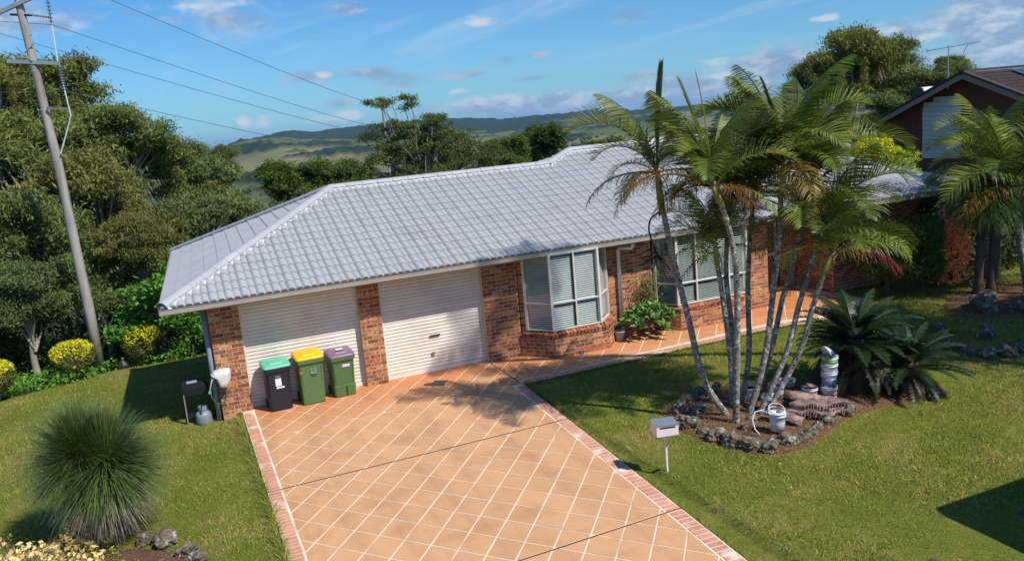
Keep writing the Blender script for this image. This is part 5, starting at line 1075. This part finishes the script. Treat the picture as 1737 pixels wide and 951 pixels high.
# ------------------------------------------------------------------ trees
def crownmesh(name, lobes, ncl, lpc, sig, ln, wd, droop, up, seed, flat=.75, inner=.25):
    """lobes (x,y,z,r,rz); leaves in clumps on the lobes' shells"""
    r = np.random.default_rng(seed); A = np.array([l[3]*l[3] for l in lobes]); A = A/A.sum(); CC = []; cl = []; tn = []
    for (x, y, z, R, Rz), a in zip(lobes, A):
        for _ in range(max(3, int(ncl*a))):
            d = r.normal(size=3); d[2] = d[2]*.8+.25; d /= np.linalg.norm(d); k = 1-inner*r.random()**1.5; c = np.array([x, y, z])+d*np.array([R, R, Rz])*k; cl.append(c)
            m = int(lpc*r.uniform(.6, 1.4)); p = r.normal(size=(m, 3))*sig*np.array([1, 1, flat])*r.uniform(.7, 1.25)+c; CC.append(p); tn.append(np.clip(np.full(m, r.random())*.65+.35*r.random(m), 0, 1))
    C = np.concatenate(CC); Q = leafquads(C, ln, wd, droop, up, r); return quads(name, Q, np.concatenate(tn), LEAF), cl
def limbs(cl, base, fork, n, r0, seed, m=GUMBARK, name='trunk'):
    rg = random.Random(seed); b = MB(); base, fork = Vector(base), Vector(fork); mid = base.lerp(fork, .5)+Vector((rg.gauss(0, .04), rg.gauss(0, .04), 0))*(fork-base).length
    b.tube(catm([base, mid, fork], 4), [r0*(1-.45*i/8) for i in range(9)], 8, False)
    for k in rg.sample(range(len(cl)), min(n, len(cl))):
        c = Vector(cl[k]); s = base.lerp(fork, rg.uniform(.65, 1.0)) if rg.random() < .4 else fork; md = s.lerp(c, .45)+Vector((rg.gauss(0, .1), rg.gauss(0, .1), rg.uniform(-.05, .25)))*(c-s).length*.6
        P = catm([s, md, c], 4); b.tube(P, [r0*.38*(1-.85*i/(len(P)-1)) for i in range(len(P))], 5, False)
    return b.mesh(name, m, True)
def lobes_rand(n, seed, spread=.62, r=(.35, .55), zs=.75, flat=.75):
    rg = random.Random(seed); out_ = []
    for i in range(n):
        a = rg.uniform(0, 6.283); q = rg.random()**.5*spread; z = rg.uniform(-zs, zs)*.75; out_.append((q*math.cos(a)*(1-.35*max(z, 0)), q*math.sin(a)*(1-.35*max(z, 0)), z, rg.uniform(*r), rg.uniform(*r)*flat))
    return out_
CR = {}
def variant(kind, i, lobes, *a, fork=(0, 0, -.9), low=(0, 0, -3.2), n=26, r0=.09, bark=GUMBARK, **k):
    me, cl = crownmesh('crown', lobes, *a, **k); CR[(kind, i)] = (me, limbs(cl, low, fork, n, r0, i*7+3, bark))
# normalised crowns, radius about 1
for i in range(3): variant('gum', i, lobes_rand(17, 100+i, .74, (.20, .42), .95, .7), 200, 165, .10, .105, .024, 1.0, 0, seed=40+i, n=44, inner=.6)
for i in range(2): variant('gum2', i, lobes_rand(17, 120+i, .72, (.22, .42), .95, .7), 210, 160, .10, .095, .026, .8, 0, seed=50+i, n=38, inner=.6)
variant('acacia', 0, lobes_rand(8, 130, .5, (.42, .6), .5), 190, 180, .075, .078, .021, 1.4, 0, seed=55, n=16)
for i in range(2): variant('broad', i, lobes_rand(15, 140+i, .68, (.24, .42), .85), 200, 150, .085, .072, .036, .2, .6, seed=60+i, n=20, bark=DARKBARK)
variant('yellow', 0, lobes_rand(8, 150, .55, (.35, .5), .6), 80, 90, .08, .10, .045, 0, .8, seed=65, n=14, bark=DARKBARK)
variant('big', 0, lobes_rand(7, 160, .5, (.4, .6), .6), 70, 22, .12, .20, .10, .6, 1.2, seed=66, n=10, bark=DARKBARK)
CNT = {}
COLS = {'gum': [(.104, .120, .040), (.122, .122, .040), (.090, .114, .042)], 'gum2': [(.084, .116, .046), (.098, .124, .052), (.076, .104, .044)], 'acacia': [(.10, .105, .036)], 'broad': [(.058, .088, .022), (.050, .080, .022), (.068, .096, .026)], 'yellow': [(.34, .34, .02), (.22, .26, .03)], 'big': [(.060, .14, .026), (.05, .12, .024)]}
NAMES = {'gum': 'gum_tree', 'gum2': 'gum_tree', 'acacia': 'wattle_tree', 'broad': 'leafy_tree', 'yellow': 'golden_shrub', 'big': 'large_leaved_shrub'}
CATS = {'gum': 'tree', 'gum2': 'tree', 'acacia': 'tree', 'broad': 'tree', 'yellow': 'shrub', 'big': 'shrub'}
def tree(kind, x, y, z, R, Rz, label, group=None, col=None, trunkz=None):
    i = CNT.get(kind, 0); CNT[kind] = i+1; nv = len([k for k in CR if k[0] == kind]); me, tm = CR[(kind, i % nv)]
    zg = Tz(x, y); t = thing(NAMES[kind], label, CATS[kind], (x, y, zg), group); rz = i*2.1+.7*len(kind)
    m = Matrix.Translation((x, y, z)) @ Matrix.Rotation(rz, 4, 'Z') @ Matrix.Diagonal((R, R, Rz, 1)); c = col or COLS[kind][i % len(COLS[kind])]
    link('crown', me, t, m, c)
    zs = max(.3, (z-zg+.3)/3.2); tmx = Matrix.Translation((x, y, z)) @ Matrix.Rotation(rz, 4, 'Z') @ Matrix.Diagonal((R*.95, R*.95, min(zs, Rz*1.0) if z-zg < 3.2*Rz else Rz, 1))
    link('trunk', tm, t, tmx)
    if z-zg > 3.2*Rz:
        b = MB(); b.tube([(x, y, zg-.3), (x, y, z-3.1*Rz)], [.13*R+.06, .085*R+.03], 8, False); b.build('lower_trunk', GUMBARK if kind.startswith('gum') else DARKBARK, t, True)
    return t
TR = [
('gum',-5.0,27.3,8.2,2.9,2.5,'tallest olive gum tree at the upper left, crown behind the power pole'),
('gum',-6.8,25.6,8.5,1.8,1.6,'gum crown rising at the extreme upper left corner of the forest'),
('gum',-1.9,23.9,5.9,2.6,1.9,'broad gum tree to the right of the pole, its domed crown against the sky'),
('gum',-4.9,21.9,5.2,3.1,2.7,'bushy olive gum in front of the tallest one, behind the pole'),
('gum',-3.2,19.1,3.6,2.6,2.3,'gum tree directly behind the middle of the power pole'),
('gum2',1.4,26.9,2.6,2.4,2.5,'greener gum tree standing just left of the roof end'),
('gum2',2.4,28.7,4.3,1.2,1.4,'small pointed gum crown against the distant fields left of the roof'),
('acacia',-1.6,15.4,2.2,2.1,1.7,'rounded pale olive wattle between the pole and the roof corner'),
('gum',-5.1,16.6,2.6,2.4,2.2,'gum with bare twiggy limbs at the left edge of the lawn'),
('gum2',-5.2,13.6,1.0,1.7,1.4,'low dark gum overhanging the ground cover at far left'),
('gum2',-3.2,15.0,1.0,1.7,1.5,'dark shaded gum with a pale trunk right beside the pole'),
('gum',-.2,26.5,4.2,2.2,1.9,'gum tree peeking between the broad gum and the greener gum'),
('gum2',.5,18.9,1.6,2.1,2.1,'leafy gum directly behind the left roof corner'),
('gum2',-8.0,21.9,5.0,2.6,2.8,'gum partly cut by the left edge of the picture'),
('gum2',-7.0,15.1,1.4,2.0,2.0,'low gum partly cut by the left edge above the ground cover'),
('broad',6.1,29.3,2.9,2.3,1.9,'round dark green tree behind the left part of the roof ridge'),
('broad',9.2,30.3,2.6,2.2,1.9,'dark leafy tree left of the tall open gum behind the ridge'),
('broad',6.9,24.8,1.9,2.0,1.6,'dense dark tree low behind the garage ridge'),
('broad',22.2,38.0,2.9,2.0,2.0,'rounded dark tree right of the tall open gum'),
('broad',27.3,42.4,3.2,2.4,2.2,'taller rounded tree near the high end of the roof'),
('broad',28.0,37.9,2.0,1.9,1.5,'small tree touching the raised ridge corner'),
('broad',9.8,25.7,2.0,2.1,1.5,'dark tree below the tall open gum, behind the ridge'),
('broad',17.1,31.0,.9,2.2,1.3,'low dark tree between the open gum and the rounded tree'),
('broad',13.8,29.6,1.7,2.3,1.5,'bushy tree under the open gum canopy'),
('broad',31.5,41.0,2.2,2.2,1.6,'low tree behind the drooping fronds of the leaning palm'),
('gum',46.4,30.5,6.7,3.4,3.2,'largest dense gum on the right skyline with hanging foliage'),
('gum',43.8,31.4,5.8,2.0,2.2,'left shoulder gum joined to the largest right skyline gum'),
('gum',49.3,29.6,6.9,2.6,2.6,'right shoulder gum joined to the largest right skyline gum'),
('gum2',47.4,24.0,5.1,2.8,2.0,'lower gum between the skyline gum and the neighbour roof'),
('gum2',51.5,26.3,6.0,1.3,1.2,'small gum crown just above the neighbour roof by the antenna'),
('gum2',44.0,24.0,3.6,2.5,1.7,'gum understorey behind the golden shrub'),
('broad',32.5,23.2,3.3,2.2,1.3,'dark tree hidden behind the palm crowns on the left'),
('broad',35.4,22.0,3.3,2.3,1.5,'dark tree hidden behind the palm crowns on the right'),
('broad',29.5,24.3,3.2,2.2,1.0,'low dark tree on the horizon behind the middle palms'),
('yellow',22.0,4.7,3.4,1.15,.85,'bright golden green shrub above the far end of the grey roof'),
('yellow',23.1,4.3,2.9,.9,.75,'paler golden shrub right of the bright one'),
('broad',22.0,2.4,1.9,1.2,1.1,'mid green bush hiding the right end of the roof'),
('broad',24.5,3.7,1.2,1.5,1.4,'dark bush in front of the neighbour gable wall'),
('broad',32.0,2.6,2.4,2.4,2.2,'big dark bush below the neighbour roof at the right'),
('broad',22.6,1.2,.5,1.2,1.0,'dark shrub beside the salmon pink stand-in leaves'),
('broad',28.5,-1.0,1.4,2.2,1.9,'dark hedge like bush behind the right palm trunks'),
('broad',26.5,1.2,1.0,1.9,1.6,'shaded bush under the neighbour gable'),
('gum2',-9.5,17.2,.2,2.4,2.0,'dark understorey gum at the extreme left behind the ground cover'),
('gum2',-6.6,18.4,.0,2.2,2.0,'understorey gum left of the power pole foot'),
('gum2',-2.2,18.0,-.6,2.1,1.8,'understorey gum right of the power pole foot'),
('gum2',.9,16.4,-.6,1.8,1.5,'understorey gum hidden under the left roof corner'),
('gum',19.4,-11.4,8.2,3.4,2.6,'street gum standing beyond the right edge, shading the side garden'),
]
for kd, x, y, z, R, Rz, lab in TR: tree(kd, x, y, z, R, Rz, lab)
for (x, y, z, R, Rz, lab) in ((-1.1,12.8,.7,1.3,.9,'bright large leaved shrub beside the left roof corner'), (-2.1,13.4,-.2,1.1,.75,'large leaved shrub low between the pole and the golden bush'), (-.4,12.4,-.4,1.0,.8,'large leaved shrub under the eave at the lawn edge'), (-.2,13.6,1.3,.9,.8,'upper large leaved shrub touching the roof edge'), (.9, 13.0, -.5, 1.1, .8, 'shaded large leaved shrub behind the end wall')): tree('big', x, y, z, R, Rz, lab)
# lacy open gum
LC = [(12.9,36.3,7.1,1.0,0.3),(14.8,35.6,6.7,0.6,0.25),(15.0,35.5,5.75,1.6,0.42),(15.7,35.3,5.0,1.1,0.8),(13.4,36.1,5.3,1.4,0.55),(16.5,34.9,5.6,0.8,0.42),(14.4,35.7,4.4,1.5,0.7),(17.2,34.6,4.2,1.6,0.6),(12.3,36.6,5.0,0.65,0.35),(16.1,35.1,3.5,2.2,1.1),(13.5,36.1,2.9,2.2,1.2),(17.8,34.4,2.6,2.0,1.2),(15.6,35.3,2.0,2.7,1.2),(13.0,36.3,3.8,1.2,0.7),(17.3,34.6,4.9,1.1,0.35),(14.8,35.6,7.35,0.35,0.2),(19.3,34.0,3.3,1.2,.7)]
me, cl = crownmesh('crown', LC, 330, 130, .24, .20, .06, .6, .3, 77, flat=.45)
t = thing('gum_tree', 'tall open gum with layered crowns rising highest behind the roof ridge', 'tree', (15.6, 35.3, Tz(15.6, 35.3))); link('crown', me, t, None, (.062, .082, .028))
link('trunk', limbs(cl, (15.6, 35.3, Tz(15.6, 35.3)), (15.4, 35.4, 1.5), 150, .26, 5, GUMBARK), t)
# weeping yellowish curtains on the skyline gum
C = np.concatenate([np.array([[x+random.gauss(0, .16), y+random.gauss(0, .16), z-random.random()*2.4] for _ in range(420)]) for x, y, z in ((47.3, 27.3, 8.3), (46.9, 27.5, 8.6), (45.5, 28.2, 7.6), (44.1, 28.9, 6.9), (48.0, 26.9, 8.0))])
me = quads('hanging_foliage', leafquads(C, .28, .06, 3, 0), RNG.random(len(C)), LEAF)
o = [o for o in bpy.data.objects if o.get('label', '').startswith('largest dense gum')][0]; link('hanging_foliage', me, o, None, (.12, .12, .03))
# yellow topped clipped shrubs on the lawn edge
def clipped(x, y, w_, h, label, seed):
    z0 = Tz(x, y); rg_ = np.random.default_rng(seed); n = 5200; u = rg_.normal(size=(n, 3)); u = unit(u); k = rg_.uniform(.82, 1.0, n)[:, None]; P = u*k; wz = P[:, 2]
    C = np.stack([x+P[:, 0]*w_*(.66+.34*(wz+1)/2), y+P[:, 1]*w_*(.66+.34*(wz+1)/2), z0+h*.58+wz*h*.42], 1); C[:, 2] = np.minimum(C[:, 2], z0+h*.94+.05*rg_.random(n)); topm = C[:, 2] > z0+h*.66+.12*np.sin(C[:, 0]*9)
    t = thing('clipped_shrub', label, 'shrub', (x, y, z0), 'golden clipped shrubs along the lawn edge')
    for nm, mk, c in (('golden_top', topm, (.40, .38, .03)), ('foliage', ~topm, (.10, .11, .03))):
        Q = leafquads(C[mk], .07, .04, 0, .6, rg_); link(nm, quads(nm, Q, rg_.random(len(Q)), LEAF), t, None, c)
    b = MB()
    for i in range(16): a = i*.9; b.tube([(x+.06*math.cos(a), y+.06*math.sin(a), z0-.05), (x+.3*w_*math.cos(a), y+.3*w_*math.sin(a), z0+h*.35), (x+.7*w_*math.cos(a), y+.7*w_*math.sin(a), z0+h*.7)], [.022, .014, .006], 5, False)
    b.build('stems', GUMBARK, t)
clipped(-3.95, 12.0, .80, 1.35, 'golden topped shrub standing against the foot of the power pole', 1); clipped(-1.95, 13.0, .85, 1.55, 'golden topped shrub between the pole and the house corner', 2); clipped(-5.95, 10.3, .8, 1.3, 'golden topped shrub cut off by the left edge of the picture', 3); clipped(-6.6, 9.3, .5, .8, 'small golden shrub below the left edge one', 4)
# ground cover and undergrowth
n = 26000; x = RNG.uniform(-11, 4, n); y = RNG.uniform(8, 17, n); k = (y > 12.3+np.minimum(x+3.3, 0)*.95+.5*np.sin(x*2)) & (y < 17); x, y = x[k], y[k]
C = np.stack([x, y, T(x, y)+RNG.random(len(x))*(.45+.25*np.sin(x*3.1)*np.cos(y*2.3))], 1)
tag(link('ground_cover', quads('ground_cover', leafquads(C, .13, .085, 0, 1.0), RNG.random(len(C)), LEAF), None, None, (.075, .17, .03)), 'bright green leafy ground cover along the lawn edge', 'ground cover', kind='stuff')
n = 42000; x = RNG.uniform(-13, 3, n); y = RNG.uniform(14, 19, n); C = np.stack([x, y, T(x, y)+RNG.random(n)*(2.6+1.1*np.sin(x*1.7)*np.cos(y*1.3))], 1)
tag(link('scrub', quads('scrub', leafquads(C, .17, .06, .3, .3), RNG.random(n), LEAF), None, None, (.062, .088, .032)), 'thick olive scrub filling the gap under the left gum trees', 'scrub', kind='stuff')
n = 60000; x = RNG.uniform(-14, 36, n); y = RNG.uniform(14, 34, n); k = (y > 15+np.clip(x-14, 0, 12)*.9) & ~((x > 24) & (y < 20)); x, y = x[k], y[k]
C = np.stack([x, y, T(x, y)+RNG.random(len(x))*(1.6+.9*np.sin(x*1.1)*np.cos(y*.9))], 1)
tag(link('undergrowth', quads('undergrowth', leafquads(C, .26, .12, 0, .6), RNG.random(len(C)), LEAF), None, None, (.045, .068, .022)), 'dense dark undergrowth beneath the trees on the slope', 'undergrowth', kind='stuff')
# small dark lump on lawn edge
tag(MB().loft([[Vector((-2.62+.22*a*math.cos(q), 12.75+.2*a*math.sin(q), Tz(-2.62, 12.75)+z)) for q in np.linspace(0, 5.6, 8)] for a, z in ((1, 0), (.9, .18), (.3, .34))]).build('black_bag', BLACKP), 'small black bag or pot on the lawn edge right of the pole', 'bag')
# ponytail palms
t = thing('ponytail_palm', 'twin trunked ponytail palm with one drooping mop of thin leaves', 'ponytail palm', (18.5, -2.7, 0))
for xx, yy in ((18.38, -2.63), (18.70, -2.75)):
    b = MB(); b.tube([(xx, yy, -.1), (xx, yy, .35), (xx+.05, yy, 1.1), (xx+.03, yy, 1.9)], [.18, .11, .10, .08], 9); b.build('trunk', DARKBARK, t, True)
for c, n, s_ in (((18.4, -2.63, 2.05), 2600, 1), ((18.8, -2.75, 2.0), 2600, 2), ((18.6, -2.7, 2.3), 1500, 4)): Q, r_ = needles(c, n, 1.35, s_, R_(5), R_(85), .016, 1.8); link('leaves', quads('leaves', Q, r_, NEEDLE), t, None, (.05, .10, .025))
# leaves added near the house end, coloured partly as sunlit brick wall
C = np.stack([19.1+RNG.normal(0, .28, 1800), -1.2+RNG.normal(0, .25, 1800), 1.0+RNG.normal(0, .5, 1800)], 1); C[:, 2] = np.clip(C[:, 2], .05, 2.2)
sx = [stick((19.1, -1.2, 0), (19.1+random.gauss(0, .3), -1.2+random.gauss(0, .3), 1+random.random()), 4, .04, .015, .006) for _ in range(14)]
leafthing('sunlit_brick_leaves', 'salmon pink leaves standing in partly for sunlit brick at the end of the house', 'shrub', C, .16, .06, (.80, .34, .20), .4, stems=sx, base=(19.1, -1.2, 0))
n = 2200; C = np.stack([RNG.normal(32, 1.2, n), RNG.normal(6, .6, n), .9+RNG.random(n)*.9], 1)
C = np.stack([RNG.uniform(20.2, 24, 5000), RNG.uniform(-1.2, 1.6, 5000), RNG.random(5000)*.8], 1); leafthing('dark_shrub', 'dark low shrubbery at the foot of the house end wall', 'shrub', C, .14, .08, (.035, .05, .02), .2, base=(22, 0, 0))
leafthing('lime_hedge', 'bright lime green hedge lit by sun between the right palm trunks', 'hedge', np.stack([RNG.uniform(28, 32, 6000), RNG.uniform(-4.6, -2.6, 6000), .3+RNG.random(6000)*1.0], 1), .16, .07, (.20, .30, .04), 0, .6, base=(30, -3.6, 0))
for (x, y, z, R, Rz, lab) in ((16.9, -1.2, 1.2, 1.05, 1.25, 'dark shrub against the shaded front wall right of the porch'), (18.0, -1.3, 1.1, .9, 1.1, 'second dark shrub along the shaded front wall'), (20.3, -1.7, 2.0, 1.15, 1.1, 'tall green bush screening the right end of the grey roof'), (19.6, -.6, 2.2, .8, .8, 'small crown of leaves over the right roof corner')): tree('broad', x, y, z, R, Rz, lab)
# ------------------------------------------------------------------ neighbour house
t = thing('neighbour_house', 'dark brick neighbouring house with brown tiled gable roof and solar panels', 'house', (30, 7.4, .3))
NB = mat('dark_brick', [S((70, 44, 38)), S((96, 60, 50)), S((82, 52, 44))], 5, .9, .4, 30); NT = mat('brown_tile', [S((54, 45, 43)), S((72, 60, 56)), S((48, 40, 39))], 5, .8, .3, 20, rnd=.15); NW = mat('white_cladding', [S((176, 178, 182)), S((190, 192, 196))], 4, .6)
zp, yp, sl = 5.69, 7.44, .40; ye0, ye1 = .6, 14.2
zw = lambda y: zp-.12-sl*abs(y-yp)
b = MB(); pr_ = [(ye0+.6, 0), (ye0+.6, zw(ye0+.6)), (yp, zw(yp)), (ye1-.6, zw(ye1-.6)), (ye1-.6, 0)]
b.add([(30.5, y, z) for y, z in pr_]+[(48, y, z) for y, z in pr_], [(4, 3, 2, 1, 0), (5, 6, 7, 8, 9), (0, 1, 6, 5), (3, 4, 9, 8)]); wl = b.build('wall', NB, t)
# weatherboard panel in the gable, built board by board
for i in range(13):
    z0 = 2.2+i*.2; hy = (zw(9.75)-z0); y1 = min(9.85, yp+(zp-.35-z0)/sl) ; y0 = 7.95
    if y1 > y0+.1: b = MB(); b.box((30.46+.0, (y0+y1)/2, z0+.1), (.06, y1-y0, .19)); b.build('weatherboard', NW, wl)
rf = MB(); 
for (ya, yb) in ((yp, ye0), (yp, ye1)): rf.add([(29.9, ya, zp), (48.5, ya, zp), (48.5, yb, zp-sl*abs(yb-yp)), (29.9, yb, zp-sl*abs(yb-yp)), (29.9, ya, zp-.1), (48.5, ya, zp-.1), (48.5, yb, zp-.1-sl*abs(yb-yp)), (29.9, yb, zp-.1-sl*abs(yb-yp))], [(0, 1, 2, 3), (4, 7, 6, 5), (0, 3, 7, 4), (3, 2, 6, 7)])
roofn = rf.build('roof', NT, t)
b = MB(); TAf = [(v[0], v[1], v[2]) for v in TV]
fn = plane3((29.9, ye0, zp-sl*(yp-ye0)+.01), (1, 0, 0), (29.9, yp, zp+.01)); Ls = math.hypot(yp-ye0, sl*(yp-ye0)); Vq = []
for j in range(int(Ls/.33)):
    for i in range(58):
        m = fn @ Matrix.Translation((i*.32, j*.33, 0)); b.add([m @ Vector((v[0]*1.06, v[1], v[2]*1.2)) for v in TV], TF, random.random())
tag(b.build('roof_tile', NT, roofn, True), kind='stuff')
b = MB()
for (ya, yb) in ((yp, ye0), (yp, ye1)): b.bar((29.86, ya, zp-.12), (29.86, yb, zp-.12-sl*abs(yb-yp)), .03, .2)
b.build('bargeboard', mat('barge_paint', [S((128, 108, 96)), S((142, 120, 108))], 5, .6), t)
b = MB(); 
for (ya, yb) in ((yp, ye0), (yp, ye1)): b.bar((29.92, ya, zp+.06), (29.92, yb, zp+.06-sl*abs(yb-yp)), .26, .07)
b.bar((29.8, yp, zp+.08), (48.5, yp, zp+.08), .26, .09); b.build('verge_cap', NT, roofn)
PV = mat('solar_cell', [(.02, .03, .06), (.03, .04, .075)], 5, .12, spec=.8)
for i in range(4):
    for j in range(2):
        m = fn @ Matrix.Translation((2.2+i*1.05+.5, Ls-1.0-j*1.72-.3, .14)); b = MB(); b.box(None, (1.0, 1.66, .04), mtx=m); pn = b.build('solar_panel', PV, t)
        e = MB(); [e.box(None, s_, mtx=m @ Matrix.Translation(o_)) for s_, o_ in (((1.0, .03, .05), (0, .83, 0)), ((1.0, .03, .05), (0, -.83, 0)), ((.03, 1.66, .05), (.5, 0, 0)), ((.03, 1.66, .05), (-.5, 0, 0)))]; e.build('panel_frame', GALV, pn)
b = MB(); b.lathe([(.02, 0), (.28, .02), (.3, .1), (.3, 1.7), (.28, 1.78), (.02, 1.8)], n=20, mtx=Matrix.Translation((31.4, 10.9, 4.95)) @ Matrix.Rotation(R_(90), 4, 'Y')); b.build('hot_water_tank', mat('tank_white', [S((214, 216, 220)), S((228, 230, 234))], 5, .35), t, True)
b = MB(); b.lathe([(.01, -.03), (.30, -.02), (.31, .04), (.30, .05)], n=20, mtx=Matrix.Translation((31.38, 10.9, 4.95)) @ Matrix.Rotation(R_(90), 4, 'Y')); b.build('tank_cap', BLACKP, t)
t = thing('tv_antenna', 'thin television antenna on a mast above the neighbour gable', 'antenna', (30, 8.21, 5.2)); AN = mat('antenna_metal', [S((170, 174, 180)), S((190, 194, 198))], 5, .35, metal=.5)
MB().tube([(30, 8.21, 5.1), (30, 8.21, 6.85)], .022, 6).build('mast', AN, t)
b = MB(); a0, a1 = Vector((29.6, 8.9, 6.72)), Vector((30.7, 7.3, 6.86)); b.bar(a0, a1, .03)
for k in range(15): p_ = a0.lerp(a1, .18+k*.055); l_ = .30-.012*k; b.bar(p_+Vector((.5, .3, 0))*l_*1.2, p_-Vector((.5, .3, 0))*l_*1.2, .018)
b.bar(a0+Vector((0, 0, .1)), a0-Vector((.0, 0, .05)), .03); [b.bar(a0+Vector((-.3, -.2, .04+.05*s_)), a0+Vector((.35, .22, .04+.05*s_)), .02) for s_ in (-1, 1)]; b.build('boom', AN, t)
MB().tube([(30.45, 7.66, 6.8), (30.35, 7.75, 6.6), (30.3, 7.8, 6.3), (30.28, 7.85, 5.7)], .01, 4).build('cable', BLACKP, t)
# parked van just outside the lower right corner, whose shadow falls on the lawn
t = thing('parked_van', 'white van parked beyond the right edge, casting the corner shadow', 'van', (11.8, -13.2, 0)); VP = mat('van_paint', [S((200, 202, 204)), S((206, 208, 210))], 5, .3, spec=.6)
b = MB(); rings = []
for x, z0, z1, hw in ((8.9, .45, 1.0, .8), (9.0, .35, 1.35, .95), (9.15, .35, 1.7, 1.0), (9.3, .35, 2.5, .98), (9.5, .35, 2.72, 1.0), (14.3, .35, 2.75, 1.0), (14.45, .4, 2.7, .96)): rings.append([Vector((x, -13.05+s_*hw*k_, z)) for s_, k_, z in ((1, 1, z0), (1, 1, z0+(z1-z0)*.7), (1, .86, z1), (-1, .86, z1), (-1, 1, z0+(z1-z0)*.7), (-1, 1, z0))])
b.loft(rings); b.build('body', VP, t)
for x in (9.9, 13.2):
    for s_ in (-1, 1): w_ = MB(); w_.lathe([(.05, -.1), (.34, -.1), (.34, .1), (.05, .1)], n=20, mtx=Matrix.Translation((x, -13.05+s_*.9, .34)) @ Matrix.Rotation(R_(90), 4, 'X')); w_.build('wheel', BLACKP, t)
b = MB(); b.add([(9.12, -13.9, 1.75), (9.12, -12.2, 1.75), (9.26, -12.25, 2.4), (9.26, -13.85, 2.4)], [(0, 1, 2, 3)]); b.build('windscreen', PV, t)
for s_ in (-1, 1): MB().box((9.25, -13.05+s_*1.2, 1.75), (.1, .22, .34)).build('mirror', BLACKP, t)

# tall palm just outside the frame whose crown dapples the right garage door and bay window
palm([(17.0, -10.8, 0.), (16.6, -10.7, 5.), (15.2, -10.4, 9.5), (11.8, -10.0, 13.35)], .13, .09, 'very tall leaning street palm beyond the right edge of the lawn', 11, 91, scale=.95, group=None, dead=1)
# ------------------------------------------------------------------ haze
hz = bpy.data.materials.new('haze'); hz.use_nodes = True; ht = hz.node_tree; ht.nodes.clear(); ho = N('ShaderNodeOutputMaterial', ht); pv_ = N('ShaderNodeVolumePrincipled', ht)
pv_.inputs['Color'].default_value = (.45, .72, 1.0, 1); pv_.inputs['Density'].default_value = 4.2e-5; pv_.inputs['Anisotropy'].default_value = 0; L(pv_.outputs[0], ho.inputs['Volume'], ht)
b = MB(); b.box((0, 0, 36), (92000, 92000, 228)); o = b.build('haze', hz); tag(o, 'pale blue air haze', 'haze', kind='stuff')
